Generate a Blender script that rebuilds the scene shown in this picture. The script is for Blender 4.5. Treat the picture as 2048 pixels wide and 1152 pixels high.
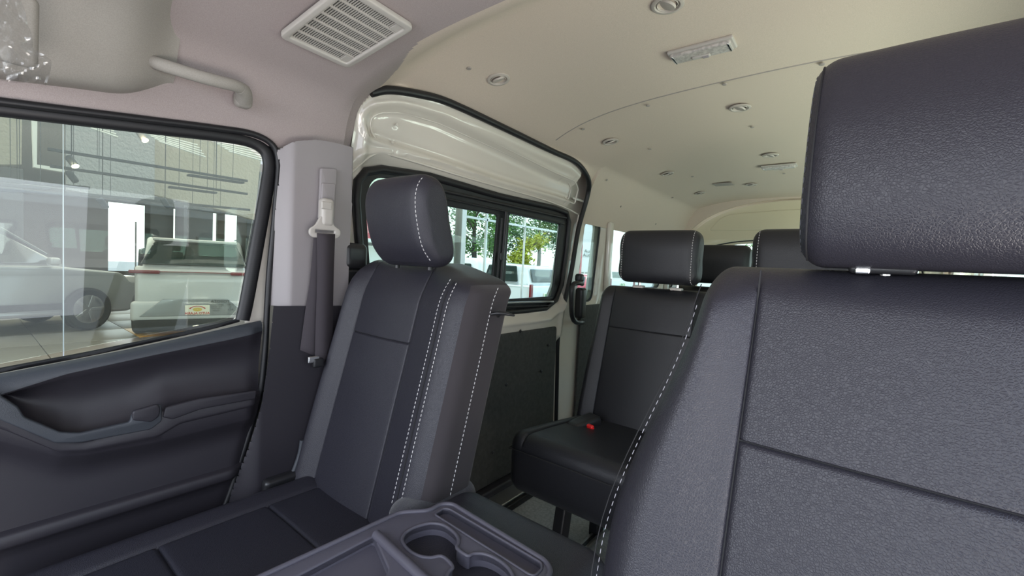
import bpy, bmesh, math, random
import numpy as np
from mathutils import Vector, Matrix
random.seed(7)
S = bpy.context.scene
COL = S.collection
for o in list(bpy.data.objects): bpy.data.objects.remove(o)

# ------------------------------------------------------------------ camera
F = 876.8
RX = np.array([0.78381523, -0.07106404, 0.61691457])
RY = np.array([0.61895476, 0.00895738, -0.78537556])
RZ = np.array([0.05028602, 0.99743154, 0.05100635])
R = np.array([RX, RY, RZ]); CZ = 1.0
CAM = np.array([0, 0, CZ])
cam = bpy.data.cameras.new('camera'); cam.lens = F/2048*36; cam.sensor_width = 36; cam.clip_start = .02; cam.clip_end = 300
co = bpy.data.objects.new('camera', cam); COL.objects.link(co)
M4 = Matrix(((*R[0], 0), (*R[1], 0), (*R[2], CZ), (0, 0, 0, 1)))
co.matrix_world = M4
S.camera = co

# ------------------------------------------------------------------ world, sun, daylight, exposure
S.view_settings.view_transform = 'Standard'; S.view_settings.look = 'None'
S.view_settings.gamma = 1; S.view_settings.use_curve_mapping = False
S.view_settings.exposure = 0.0
w = bpy.data.worlds.new('sky'); S.world = w; w.use_nodes = True
nt = w.node_tree; nt.nodes.clear()
wo = nt.nodes.new('ShaderNodeOutputWorld'); bg = nt.nodes.new('ShaderNodeBackground')
tc = nt.nodes.new('ShaderNodeTexCoord'); sx = nt.nodes.new('ShaderNodeSeparateXYZ'); cr = nt.nodes.new('ShaderNodeValToRGB')
nt.links.new(tc.outputs['Generated'], sx.inputs[0]); nt.links.new(sx.outputs['Z'], cr.inputs[0])
e = cr.color_ramp.elements
e[0].position = 0.0; e[0].color = (.93, .97, 1, 1); e[1].position = .7; e[1].color = (.45, .66, 1, 1)
nt.links.new(cr.outputs[0], bg.inputs[0]); nt.links.new(bg.outputs[0], wo.inputs[0])
bg.inputs[1].default_value = 2.6
sl = bpy.data.lights.new('sun', 'SUN'); sl.energy = 3.2; sl.angle = .01; sl.color = (1, .95, .87)
so = bpy.data.objects.new('sun', sl); COL.objects.link(so)
so.rotation_euler = Vector((-.12, .40, -1.0)).to_track_quat('-Z', 'Y').to_euler()
def area(name, loc, target, sx_, sy_, en, c=(1, 1, 1)):
    l = bpy.data.lights.new(name, 'AREA'); l.shape = 'RECTANGLE'; l.size = sx_; l.size_y = sy_; l.energy = en; l.color = c
    o = bpy.data.objects.new(name, l); COL.objects.link(o); o.location = loc
    o.rotation_euler = (Vector(target)-Vector(loc)).to_track_quat('-Z', 'Y').to_euler()
area('windscreen_daylight', (-.37, -1.35, 1.25), (-.6, 1.2, 1.1), 1.5, .8, 19, (.93, .95, 1))
area('driver_door_daylight', (1.25, .05, 1.15), (-.9, .9, 1.0), 1.0, 1.2, 10, (.86, .89, 1))
area('sunlit_ground_bounce', (1.45, -.1, -.25), (-.5, 1.2, 1.6), 1.6, .9, 54, (1, .92, .85))  # added uplight that brightens the ceiling, imitating bounce off the ground
area('sunlit_ground_bounce_rear', (1.15, 2.3, .55), (-.3, 2.3, 1.6), 2.6, .8, 72, (1, .91, .83))  # second added uplight, for the rear ceiling, outside the right windows
area('showroom_lamps', (-12, 1.5, 3.35), (-12, 1.5, 0), 12, 11, 700, (1, .96, .88))

# ------------------------------------------------------------------ pixel to place helpers (points on real planes)
def ray(u, v): return R @ np.array([u-1024, -(v-576), -F])
def X_(u, v, x): d = ray(u, v); return CAM + d*(x/d[0])
def Y_(u, v, y): d = ray(u, v); return CAM + d*(y/d[1])
def Z_(u, v, z): d = ray(u, v); return CAM + d*((z-CZ)/d[2])
def xw(z):                       # inner face of the left body side at height z
    dz = z-CZ
    return -1.2 + 1.28*max(0., dz-.25)**2
def WW(u, v, off=0):
    x = -1.2
    for _ in range(12):
        p = X_(u, v, x+off); x = xw(p[2])
    return X_(u, v, x+off)

# ------------------------------------------------------------------ materials
MATS = {}
def mat(name, col, rough=.5, metal=0, bump=None, coat=0, spec=.5, noise=None, sheen=0, emit=None, estr=1, voro=None):
    if name in MATS: return MATS[name]
    m = bpy.data.materials.new(name); m.use_nodes = True; t = m.node_tree; b = t.nodes['Principled BSDF']
    b.inputs['Base Color'].default_value = (*col, 1); b.inputs['Roughness'].default_value = rough; b.inputs['Metallic'].default_value = metal
    b.inputs['Coat Weight'].default_value = coat; b.inputs['Coat Roughness'].default_value = .08; b.inputs['Specular IOR Level'].default_value = spec
    if sheen: b.inputs['Sheen Weight'].default_value = sheen; b.inputs['Sheen Roughness'].default_value = .4
    if emit: b.inputs['Emission Color'].default_value = (*emit, 1); b.inputs['Emission Strength'].default_value = estr
    tcn = t.nodes.new('ShaderNodeTexCoord')
    last = None
    if bump:
        sc, st, dist = bump
        n = t.nodes.new('ShaderNodeTexNoise'); n.inputs['Scale'].default_value = sc; n.inputs['Detail'].default_value = 6
        t.links.new(tcn.outputs['Object'], n.inputs['Vector'])
        h = n.outputs[0]
        if voro:
            v = t.nodes.new('ShaderNodeTexVoronoi'); v.inputs['Scale'].default_value = voro; v.feature = 'DISTANCE_TO_EDGE'
            wn = t.nodes.new('ShaderNodeTexNoise'); wn.inputs['Scale'].default_value = voro*.35; wn.inputs['Detail'].default_value = 2
            t.links.new(tcn.outputs['Object'], wn.inputs['Vector'])
            ad = t.nodes.new('ShaderNodeVectorMath'); ad.operation = 'MULTIPLY_ADD'
            ad.inputs[1].default_value = (1.6/voro,)*3
            t.links.new(wn.outputs[1], ad.inputs[0]); t.links.new(tcn.outputs['Object'], ad.inputs[2])
            t.links.new(ad.outputs[0], v.inputs['Vector'])
            mr = t.nodes.new('ShaderNodeMapRange'); mr.inputs[2].default_value = .22
            t.links.new(v.outputs['Distance'], mr.inputs[0])
            mx = t.nodes.new('ShaderNodeMath'); mx.operation = 'ADD'
            t.links.new(mr.outputs[0], mx.inputs[0]); t.links.new(h, mx.inputs[1]); h = mx.outputs[0]
        bp = t.nodes.new('ShaderNodeBump'); bp.inputs['Strength'].default_value = st; bp.inputs['Distance'].default_value = dist
        t.links.new(h, bp.inputs['Height']); t.links.new(bp.outputs[0], b.inputs['Normal'])
    if noise:
        sc, c2, lo, hi = noise
        n = t.nodes.new('ShaderNodeTexNoise'); n.inputs['Scale'].default_value = sc; n.inputs['Detail'].default_value = 5
        t.links.new(tcn.outputs['Object'], n.inputs['Vector'])
        rp = t.nodes.new('ShaderNodeValToRGB'); rp.color_ramp.elements[0].position = lo; rp.color_ramp.elements[1].position = hi
        rp.color_ramp.elements[0].color = (*col, 1); rp.color_ramp.elements[1].color = (*c2, 1)
        t.links.new(n.outputs[0], rp.inputs[0]); t.links.new(rp.outputs[0], b.inputs['Base Color'])
    MATS[name] = m
    return m
def glassmat(name, tint, gl=.05, rough=0.0, fres=1.45):
    m = bpy.data.materials.new(name); m.use_nodes = True; t = m.node_tree; t.nodes.clear()
    o = t.nodes.new('ShaderNodeOutputMaterial'); mx = t.nodes.new('ShaderNodeMixShader'); tr = t.nodes.new('ShaderNodeBsdfTransparent'); g = t.nodes.new('ShaderNodeBsdfGlossy')
    fr = t.nodes.new('ShaderNodeFresnel'); ge = t.nodes.new('ShaderNodeNewGeometry'); mm = t.nodes.new('ShaderNodeMath'); mm.operation = 'MULTIPLY_ADD'
    mm.inputs[1].default_value = 1/fres-fres; mm.inputs[2].default_value = fres          # same reflectance from both sides of the pane
    t.links.new(ge.outputs['Backfacing'], mm.inputs[0]); t.links.new(mm.outputs[0], fr.inputs[0])
    ad = t.nodes.new('ShaderNodeMath'); ad.operation = 'ADD'; ad.inputs[1].default_value = gl; ad.use_clamp = True
    tr.inputs[0].default_value = (*tint, 1); g.inputs['Roughness'].default_value = rough
    t.links.new(fr.outputs[0], ad.inputs[0]); t.links.new(ad.outputs[0], mx.inputs[0]); t.links.new(tr.outputs[0], mx.inputs[1]); t.links.new(g.outputs[0], mx.inputs[2])
    t.links.new(mx.outputs[0], o.inputs[0]); MATS[name] = m
    return m
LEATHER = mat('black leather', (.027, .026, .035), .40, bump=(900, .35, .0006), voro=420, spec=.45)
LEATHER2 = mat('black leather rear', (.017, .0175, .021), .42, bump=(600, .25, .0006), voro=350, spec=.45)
SIDEFAB = mat('taupe side fabric', (.036, .030, .034), .85, bump=(1500, .4, .0005), sheen=.25)
CARPET = mat('dark carpet', (.045, .045, .055), .95, bump=(900, .9, .002), sheen=.4)
HEAD = mat('beige headliner', (.70, .59, .50), .8, bump=(900, .25, .0006), noise=(700, (.60, .51, .42), .35, .65))
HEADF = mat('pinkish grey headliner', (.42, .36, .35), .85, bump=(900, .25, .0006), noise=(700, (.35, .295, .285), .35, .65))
SHELF = mat('greenish grey moulded headliner', (.36, .335, .30), .8, bump=(900, .2, .0005), noise=(600, (.31, .29, .26), .35, .65))
PAINT = mat('cream body paint', (.70, .655, .58), .22, coat=1.0, spec=.5)
HATCHP = mat('yellowish body paint', (.74, .68, .50), .3, coat=.8)
RUBBER = mat('black rubber', (.012, .012, .014), .45)
DARKPL = mat('charcoal plastic', (.025, .0225, .029), .5, bump=(1200, .35, .0006))
DARKPL2 = mat('black plastic', (.018, .018, .02), .35)
SILLPL = mat('slate blue grained plastic', (.045, .050, .060), .42, bump=(1200, .6, .0008))
GREYPL = mat('warm grey plastic', (.31, .285, .29), .5, bump=(1200, .2, .0004))
VENTPL = mat('beige vent plastic', (.50, .45, .40), .45)
GREYPL2 = mat('light grey plastic', (.50, .47, .43), .4)
CONPL = mat('blue grey console plastic', (.095, .090, .115), .42, bump=(1500, .3, .0004))
WEB = mat('dark belt webbing', (.05, .042, .05), .8, bump=(2500, .6, .0006))
BOARD = mat('dark hardboard trim', (.045, .045, .042), .75, bump=(160, .3, .002), noise=(60, (.065, .065, .06), .35, .7))
CHROME = mat('chrome', (.8, .8, .8), .12, 1)
THREAD = mat('white thread', (.62, .60, .60), .7)
GTHREAD2 = mat('pale grey thread', (.34, .33, .36), .7)
GTHREAD = mat('grey thread', (.09, .09, .10), .7)
DTHREAD = mat('black thread', (.015, .015, .017), .7)
RED = mat('red plastic', (.75, .02, .02), .35)
FLOORM = mat('grey vinyl floor', (.50, .52, .52), .6, bump=(400, .4, .001), noise=(90, (.38, .40, .40), .4, .6))
ALU = mat('aluminium', (.5, .5, .5), .3, .9)
SCREWM = mat('taupe trim clip', (.36, .32, .29), .6)
GLASS = glassmat('window glass', (.93, .97, .94), .01)
TINT = glassmat('tinted window glass', (.80, .90, .86), .015)
SHOWGL = glassmat('showroom glass', (.93, .95, .92), .015)
PLASTIC_BAG = glassmat('clear polythene', (.88, .88, .88), .12, .22, 1.5)

# ------------------------------------------------------------------ object helpers
def link(o, parent=None):
    COL.objects.link(o)
    if parent is not None:
        o.parent = parent; o.matrix_parent_inverse = Matrix.Identity(4)
        o.location = -Vector(ABS.get(parent.name, (0, 0, 0))) + o.location
    ABS[o.name] = Vector(ABS.get(parent.name, (0, 0, 0)))+o.location if parent is not None else o.location.copy()
    return o
ABS = {}
def root(name, label, cat, loc, group=None):
    o = bpy.data.objects.new(name, None); o.location = loc; o.empty_display_size = .05
    link(o); o['label'] = label; o['category'] = cat
    if group: o['group'] = group
    return o
def tag(o, label, cat, group=None):
    o['label'] = label; o['category'] = cat
    if group: o['group'] = group
    return o
def finish(me, angle=None):
    for p in me.polygons: p.use_smooth = True
    if angle: me.set_sharp_from_angle(angle=math.radians(angle))
def mobj(name, verts, faces, m, parent=None, angle=40, stuff=False, label=None):
    me = bpy.data.meshes.new(name); me.from_pydata([tuple(v) for v in verts], [], faces); me.update()
    finish(me, angle)
    me.materials.append(m)
    o = bpy.data.objects.new(name, me); link(o, parent)
    if stuff: o['kind'] = 'stuff'
    if label: o['label'] = label
    return o
def struct(o): o['kind'] = 'structure'; return o

def ticks(a, extra=(), n=10, r=0.0, w=.004):
    L = list(np.linspace(-(a-r), a-r, n+1))
    if r > 0:
        for k in range(1, 6):
            q = math.tan(math.pi/4*k/5)*r
            L += [a-r+q, -(a-r+q)]
    for e_ in extra: L += [e_-2.2*w, e_-w, e_-.45*w, e_, e_+.45*w, e_+w, e_+2.2*w]
    L = sorted(set(round(float(x), 5) for x in L if -a <= x <= a))
    return L
def rbox(xs, ys, zs, r, warp=None):
    """rounded box on arbitrary tick lists; returns verts, faces, pre-warp face centres"""
    A = [abs(xs[0]), abs(ys[0]), abs(zs[0])]
    vid = {}; V = []; P = []; Fc = []
    def vert(p):
        k = (round(p[0], 5), round(p[1], 5), round(p[2], 5))
        if k in vid: return vid[k]
        c = [min(max(p[i], -(A[i]-r)), A[i]-r) for i in range(3)]
        d = [p[i]-c[i] for i in range(3)]; n = math.sqrt(sum(q*q for q in d))
        q = [c[i]+(d[i]/n*r if n > 1e-9 else 0) for i in range(3)]
        vid[k] = len(V); P.append(p); V.append(warp(*q) if warp else tuple(q)); return vid[k]
    def face(L1, L2, f, flip):
        for i in range(len(L1)-1):
            for j in range(len(L2)-1):
                q = [vert(f(L1[i], L2[j])), vert(f(L1[i+1], L2[j])), vert(f(L1[i+1], L2[j+1])), vert(f(L1[i], L2[j+1]))]
                Fc.append(q[::-1] if flip else q)
    face(ys, zs, lambda a, b: (A[0], a, b), False); face(ys, zs, lambda a, b: (-A[0], a, b), True)
    face(xs, zs, lambda a, b: (a, A[1], b), True); face(xs, zs, lambda a, b: (a, -A[1], b), False)
    face(xs, ys, lambda a, b: (a, b, A[2]), False); face(xs, ys, lambda a, b: (a, b, -A[2]), True)
    C = [tuple(sum(P[i][k] for i in f)/4 for k in range(3)) for f in Fc]
    return V, Fc, C
def sub(V, Fc, C, sel):
    idx = {}; nv = []; nf = []
    for f, c in zip(Fc, C):
        if sel(c):
            q = []
            for i in f:
                if i not in idx: idx[i] = len(nv); nv.append(V[i])
                q.append(idx[i])
            nf.append(q)
    return nv, nf
def rb(name, loc, size, r, m, parent=None, warp=None, n=3, rot=None, angle=40):
    a = [s/2 for s in size]; r = min(r, min(a)*.98)
    L = []
    for q in a:
        t = list(np.linspace(-(q-r), q-r, n+1)) + [s*(q-r+math.tan(math.pi/4*k/3)*r) for k in (1, 2, 3) for s in (1, -1)]
        L.append(sorted(set(round(float(x), 6) for x in t)))
    rm = Matrix.Identity(3)
    if rot: rm = Matrix.Rotation(rot[2], 3, 'Z') @ Matrix.Rotation(rot[1], 3, 'Y') @ Matrix.Rotation(rot[0], 3, 'X')
    def wp(x, y, z):
        if warp: x, y, z = warp(x, y, z)
        v = rm @ Vector((x, y, z)); return (v.x+loc[0], v.y+loc[1], v.z+loc[2])
    V, Fc, C = rbox(L[0], L[1], L[2], r, wp)
    return mobj(name, V, Fc, m, parent, angle)

def fillet(pts, r, n=6):
    """round the corners of a closed 2D polygon; r a number or one per point"""
    out = []; N = len(pts)
    for i in range(N):
        p0, p1, p2 = Vector(pts[i-1][:2]), Vector(pts[i][:2]), Vector(pts[(i+1) % N][:2])
        ri = r[i] if isinstance(r, (list, tuple)) else r
        a = (p0-p1); b = (p2-p1); d = min(ri, a.length*.49, b.length*.49)
        if d < 1e-5: out.append(tuple(p1)); continue
        A_ = p1+a.normalized()*d; B_ = p1+b.normalized()*d
        for k in range(n+1):
            t = k/n; q = A_*(1-t)**2 + p1*2*t*(1-t) + B_*t*t; out.append((q.x, q.y))
    return out
def plate(name, outer, holes, axis, pos, thick, m, parent=None, bevel=0, bend=None, angle=35):
    """flat plate with holes; outline in the plane normal to axis, centred on pos, total thickness thick"""
    cu = bpy.data.curves.new('tmp', 'CURVE'); cu.dimensions = '2D'; cu.fill_mode = 'BOTH'
    cu.extrude = max(thick/2-bevel, .0001); cu.bevel_depth = bevel; cu.bevel_resolution = 2; cu.offset = -bevel
    for L in [outer]+list(holes):
        sp = cu.splines.new('POLY'); sp.points.add(len(L)-1); sp.use_cyclic_u = True
        for k, p in enumerate(L): sp.points[k].co = (p[0], p[1], 0, 1)
    t = bpy.data.objects.new('tmp', cu); COL.objects.link(t)
    bpy.context.view_layer.update()
    me = bpy.data.meshes.new_from_object(t.evaluated_get(bpy.context.evaluated_depsgraph_get()))
    bpy.data.objects.remove(t); bpy.data.curves.remove(cu)
    for v in me.vertices:
        a, b, c = v.co
        if axis == 'x': q = (pos+c, a, b)
        elif axis == 'y': q = (a, pos-c, b)
        else: q = (a, b, pos+c)
        if bend: q = bend(*q)
        v.co = q
    me.materials.clear(); me.materials.append(m)
    bm = bmesh.new(); bm.from_mesh(me); bmesh.ops.remove_doubles(bm, verts=bm.verts, dist=1e-5); bmesh.ops.recalc_face_normals(bm, faces=bm.faces); bm.to_mesh(me); bm.free()
    me.name = name; finish(me, angle)
    o = bpy.data.objects.new(name, me); link(o, parent)
    return o
def tubegeo(pts, r, seg=8, closed=False, flat=None):
    pts = [Vector(p) for p in pts]; N = len(pts); V = []; Fc = []
    up0 = None
    for i, p in enumerate(pts):
        if closed: t = pts[(i+1) % N]-pts[i-1]
        else: t = pts[min(i+1, N-1)]-pts[max(i-1, 0)]
        t.normalize()
        if up0 is None:
            up0 = Vector((1, 0, 0)) if abs(t.x) < .8 else Vector((0, 0, 1))
        s = t.cross(up0); s.normalize(); up = s.cross(t); up.normalize(); up0 = up
        ri = r[i] if isinstance(r, (list, tuple)) else r
        for k in range(seg):
            a = 2*math.pi*k/seg
            V.append(tuple(p + s*math.cos(a)*ri*(flat[0] if flat else 1) + up*math.sin(a)*ri*(flat[1] if flat else 1)))
    for i in range(N if closed else N-1):
        for k in range(seg):
            a = i*seg+k; b = i*seg+(k+1) % seg; c = ((i+1) % N)*seg+(k+1) % seg; d = ((i+1) % N)*seg+k
            Fc.append((a, b, c, d))
    if not closed:
        Fc.append(tuple(range(seg))[::-1]); Fc.append(tuple((N-1)*seg+k for k in range(seg)))
    return V, Fc
def smooth_path(pts, n=8, closed=False):
    P = [Vector(p) for p in pts]; N = len(P); out = []
    for i in range(N if closed else N-1):
        g = lambda k: P[k % N] if closed else P[min(max(k, 0), N-1)]
        p0, p1, p2, p3 = g(i-1), g(i), g(i+1), g(i+2)
        for k in range(n):
            t = k/n
            out.append(.5*((2*p1)+(-p0+p2)*t+(2*p0-5*p1+4*p2-p3)*t*t+(-p0+3*p1-3*p2+p3)*t**3))
    if not closed: out.append(P[-1])
    return out
def tube(name, pts, r, m, parent=None, seg=8, closed=False, sm=0, flat=None):
    if sm: pts = smooth_path(pts, sm, closed)
    V, Fc = tubegeo(pts, r, seg, closed, flat)
    return mobj(name, V, Fc, m, parent, 60)
def stitch(name, pts, m, parent, length=.0062, gap=.0030, r=.0006, nrm=None):
    """a row of separate thread stitches along a path"""
    P = smooth_path(pts, 12); D = [0]
    for a, b in zip(P, P[1:]): D.append(D[-1]+(b-a).length)
    def at(s):
        j = min(max(np.searchsorted(D, s)-1, 0), len(P)-2); L = D[j+1]-D[j] or 1e-9
        return P[j].lerp(P[j+1], (s-D[j])/L)
    V = []; Fc = []; s = 0
    while s+length < D[-1]:
        q = [at(s+length*k) for k in (0, .25, .75, 1)]
        v, f = tubegeo(q, [r*.35, r, r, r*.35], 5)
        b = len(V); V += v; Fc += [tuple(i+b for i in g) for g in f]; s += length+gap
    return mobj(name, V, Fc, m, parent, 60, stuff=True)
def lathe(name, prof, loc, m, parent=None, seg=32, axis='z', squash=1):
    V = []; Fc = []
    for r, h in prof:
        for k in range(seg):
            a = 2*math.pi*k/seg; x, y = r*math.cos(a), r*math.sin(a)*squash
            V.append((x, y, h) if axis == 'z' else ((h, x, y) if axis == 'x' else (x, h, y)))
    for i in range(len(prof)-1):
        for k in range(seg): Fc.append((i*seg+k, i*seg+(k+1) % seg, (i+1)*seg+(k+1) % seg, (i+1)*seg+k))
    Fc.append(tuple(range(seg))); Fc.append(tuple((len(prof)-1)*seg+k for k in range(seg)))
    V = [(v[0]+loc[0], v[1]+loc[1], v[2]+loc[2]) for v in V]
    return mobj(name, V, Fc, m, parent, 35)
def text(name, s, m, parent, loc, size, xdir, ydir, depth=.002, mirror=False, bold=0):
    cu = bpy.data.curves.new('tmp', 'FONT'); cu.body = s; cu.size = size; cu.extrude = depth; cu.align_x = 'CENTER'; cu.align_y = 'CENTER'; cu.offset = bold; cu.resolution_u = 2
    t = bpy.data.objects.new('tmp', cu); COL.objects.link(t); bpy.context.view_layer.update()
    me = bpy.data.meshes.new_from_object(t.evaluated_get(bpy.context.evaluated_depsgraph_get())); bpy.data.objects.remove(t); bpy.data.curves.remove(cu)
    X = Vector(xdir).normalized(); Yd = Vector(ydir).normalized(); N = X.cross(Yd)
    for v in me.vertices:
        a, b, c = v.co
        if mirror: a = -a
        v.co = X*a+Yd*b+N*c+Vector(loc)
    me.materials.clear(); me.materials.append(m); me.name = name
    o = bpy.data.objects.new(name, me); link(o, parent)
    return o
def smst(a, b, x): t = min(max((x-a)/(b-a), 0), 1); return t*t*(3-2*t)

# ================================================================== THE VAN SHELL
XC = -.375
def roofH(y):
    return .500 + .105*smst(.645, .84, y) if y > .645 else .500 + .0*y
def roof_dz(x, y): return roofH(y) - .025*(abs(x-XC)/.555)**4

# gasket of the sliding door: traced on the body side
gp = [(692, 520), (697, 430), (700, 350), (703, 290), (716, 218), (742, 186), (780, 180), (840, 189), (900, 206), (1000, 252), (1100, 300), (1148, 322), (1169, 343), (1178, 365), (1175, 392), (1157, 458), (1144, 536), (1133, 588), (1122, 627), (1115, 680), (1113, 760), (1111, 850), (1108, 905), (1104, 960)]
GP = [WW(u, v) for u, v in gp]
gy = [(p[1], p[2]) for p in GP]
top = [(y, z) for (y, z) in gy[2:15]]
# height of the lower edge of the headliner side as a function of y
def edge(y):
    ys_ = [-1, .05, .45, .60] ; zs_ = [1.235, 1.235, 1.262, 1.275]
    pts = sorted(top)
    e0 = list(zip(ys_, zs_))
    if y < pts[0][0]:
        for (a, za), (b, zb) in zip(e0, e0[1:]+[(pts[0][0], 1.30)]):
            if a <= y <= b: return za+(zb-za)*(y-a)/(b-a+1e-9)
        return 1.28
    if y > pts[-1][0]: return 1.25
    best = -9
    for (a, za), (b, zb) in zip(top, top[1:]):
        lo, hi = min(a, b), max(a, b)
        if lo <= y <= hi:
            best = max(best, za+(zb-za)*(y-a)/((b-a) or 1e-9))
    return best
YR = max(p[0] for p in top)

def headliner(name, y0, y1, m, side, lift=0.0, seamfn=None):
    ysl = list(np.linspace(y0, y1, max(int((y1-y0)/.02), 4)))
    for q in (.645, .66, .68): 
        if y0 < q < y1: ysl.append(q)
    if y0 < .66 < y1 or y0 > .6:
        ysl += [v for v in np.arange(.6, .86, .006) if y0 < v < y1] + [v for v in np.arange(YR-.12, YR+.06, .006) if y0 < v < y1]
    ysl = sorted(set(round(float(v), 4) for v in ysl))
    V = []; Fc = []; n1, n2 = 60, 18
    for y in ysl:
        row = []
        for k in range(n1+1):
            x = XC + side*(.70*(1-k/n1)); yy = y
            row.append((x, yy, CZ+roof_dz(x, yy)+lift))
        ze = edge(y)
        if side > 0: ze = 1.26
        xe = xw(ze) if y > .68 else -1.165
        if side > 0: xe = XC*2-xe
        a = Vector((XC+side*.70, 0, CZ+roof_dz(XC+.70, y)+lift)); b = Vector((xe, 0, ze))
        sl_ = -4*.025*(.70/.555)**3/.555
        c1 = a+Vector((side*.06, 0, .06*sl_))
        c2 = b+Vector((-side*.012, 0, min(.12, (a.z-b.z)*.6)))
        for k in range(1, n2+1):
            t = k/n2; p = a*(1-t)**3+c1*3*t*(1-t)**2+c2*3*t*t*(1-t)+b*t**3
            row.insert(0, (p.x, y, p.z))
        # bow of the seam edge
        if seamfn: row = [(p[0], seamfn(p[0], p[1]), p[2]) for p in row]
        V += row
    W_ = n1+n2+1
    for i in range(len(ysl)-1):
        for j in range(W_-1):
            f = (i*W_+j, i*W_+j+1, (i+1)*W_+j+1, (i+1)*W_+j); Fc.append(f if side > 0 else f[::-1])
    return V, Fc
def merge(*parts):
    V = []; Fc = []
    for v, f in parts: b = len(V); V += list(v); Fc += [tuple(i+b for i in g) for g in f]
    return V, Fc
def bow(x): return .13*((x+.12)/.95)**2 if x < -.12 else 0.0
YS = 1.475
def f_front(x, y):   # last rows follow the bowed seam
    t = smst(1.2, YS, y); return y+bow(x)*t
def f_rear(x, y):
    t = 1-smst(YS, YS+.35, y); return y+(bow(x)-.002)*t
ceil = root('ceiling', 'beige moulded headliner of the van', 'ceiling', (XC, 1.6, 1.6)); del ceil['label']; del ceil['category']; ceil['kind'] = 'structure'
V1 = merge(headliner('a', -.62, YS, HEAD, -1, seamfn=f_front), headliner('b', -.62, YS, HEAD, 1, seamfn=f_front))
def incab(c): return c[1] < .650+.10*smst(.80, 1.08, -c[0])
CC = [tuple(sum(V1[0][i][k] for i in f)/4 for k in range(3)) for f in V1[1]]
v_, f_ = sub(V1[0], V1[1], CC, incab); mobj('cab_headliner', v_, f_, HEADF, ceil, 60)
v_, f_ = sub(V1[0], V1[1], CC, lambda c: not incab(c)); mobj('front_headliner', v_, f_, HEAD, ceil, 60)
V1 = merge(headliner('a', YS, 3.82, HEAD, -1, .005, f_rear), headliner('b', YS, 3.82, HEAD, 1, .005, f_rear))
mobj('rear_headliner', *V1, HEAD, ceil, 60)
def ceil_pt(u, v):
    d = ray(u, v); k = .6
    for _ in range(30):
        p = CAM+d*(k/d[2]); k = roof_dz(p[0], p[1])
    return CAM+d*(k/d[2])
# seam shadow gap lip
tube('headliner_seam', [(x, YS+bow(x), CZ+roof_dz(x, YS+bow(x))+.0005) for x in np.linspace(-1.06, .3, 60)], .0028, SCREWM, ceil, 6)
# outer roof skin so that no light leaks
rx = np.linspace(-1.26, .51, 24)
V = []; Fc = []
for y in (-.65, 1.0, 3.95):
    for x in rx: V.append((x, y, CZ+.70-.18*(abs(x-XC)/.885)**6))
for i in range(2):
    for j in range(23): Fc.append((i*24+j, i*24+j+1, (i+1)*24+j+1, (i+1)*24+j))
roofo = mobj('roof_skin', V, Fc, PAINT, ceil, 40)

# little trim clips in the headliner
def disc(name, c, n, r, h, m, parent, seg=20, sq=1):
    n = Vector(n).normalized(); q = n.to_track_quat('Z', 'Y').to_matrix()
    V = []; Fc = []
    prof = [(r, 0), (r, h*.6), (r*.85, h), (0.001, h)]
    for rr, hh in prof:
        for k in range(seg):
            a = 2*math.pi*k/seg; V.append(tuple(Vector(c)+q @ Vector((rr*math.cos(a), rr*math.sin(a)*sq, hh))))
    for i in range(3):
        for k in range(seg): Fc.append((i*seg+k, i*seg+(k+1) % seg, (i+1)*seg+(k+1) % seg, (i+1)*seg+k))
    return mobj(name, V, Fc, m, parent, 35)
def ceil_n(p):
    e_ = .01
    return Vector(((roof_dz(p[0]+e_, p[1])-roof_dz(p[0]-e_, p[1]))/(2*e_), (roof_dz(p[0], p[1]+e_)-roof_dz(p[0], p[1]-e_))/(2*e_), -1)).normalized()
for u, v in [(938, 136), (1296, 211), (1166, 258), (1449, 168), (1644, 128), (1300, 298), (1505, 254), (1385, 353), (1568, 347), (1345, 395)]:
    p = ceil_pt(u, v); disc('headliner_clip', p, ceil_n(p), .0075, .003, SCREWM, ceil)
# flat cover in the rear headliner
p = ceil_pt(1447, 368); rb('cover_plate', (p[0], p[1], p[2]-.002), (.115, .085, .006), .002, SCREWM, ceil)

# ------------------------------------------------------------------ body side: rear part (behind the sliding door)
wl = root('wall_left', '', '', (-1.2, 2.8, .6)); del wl['label']; del wl['category']; wl['kind'] = 'structure'
def sdf_poly(P, poly):
    """signed distance (negative inside), P (N,2)"""
    poly = np.array([q[:2] for q in poly]); N = len(poly); d = np.full(len(P), 1e9); ins = np.zeros(len(P), bool)
    for i in range(N):
        a = poly[i]; b = poly[(i+1) % N]; ab = b-a; ap = P-a
        t = np.clip((ap@ab)/(ab@ab+1e-12), 0, 1); q = ap-t[:, None]*ab; d = np.minimum(d, np.hypot(q[:, 0], q[:, 1]))
        c = ((a[1] > P[:, 1]) != (b[1] > P[:, 1])) & (P[:, 0] < (b[0]-a[0])*(P[:, 1]-a[1])/((b[1]-a[1]) or 1e-12)+a[0]); ins ^= c
    return np.where(ins, -d, d)
def yz(pts, off=0): return [tuple(WW(u, v, off)[1:]) for u, v in pts]
def sm(a, b, x): t = np.clip((x-a)/(b-a), 0, 1); return t*t*(3-2*t)
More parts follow.
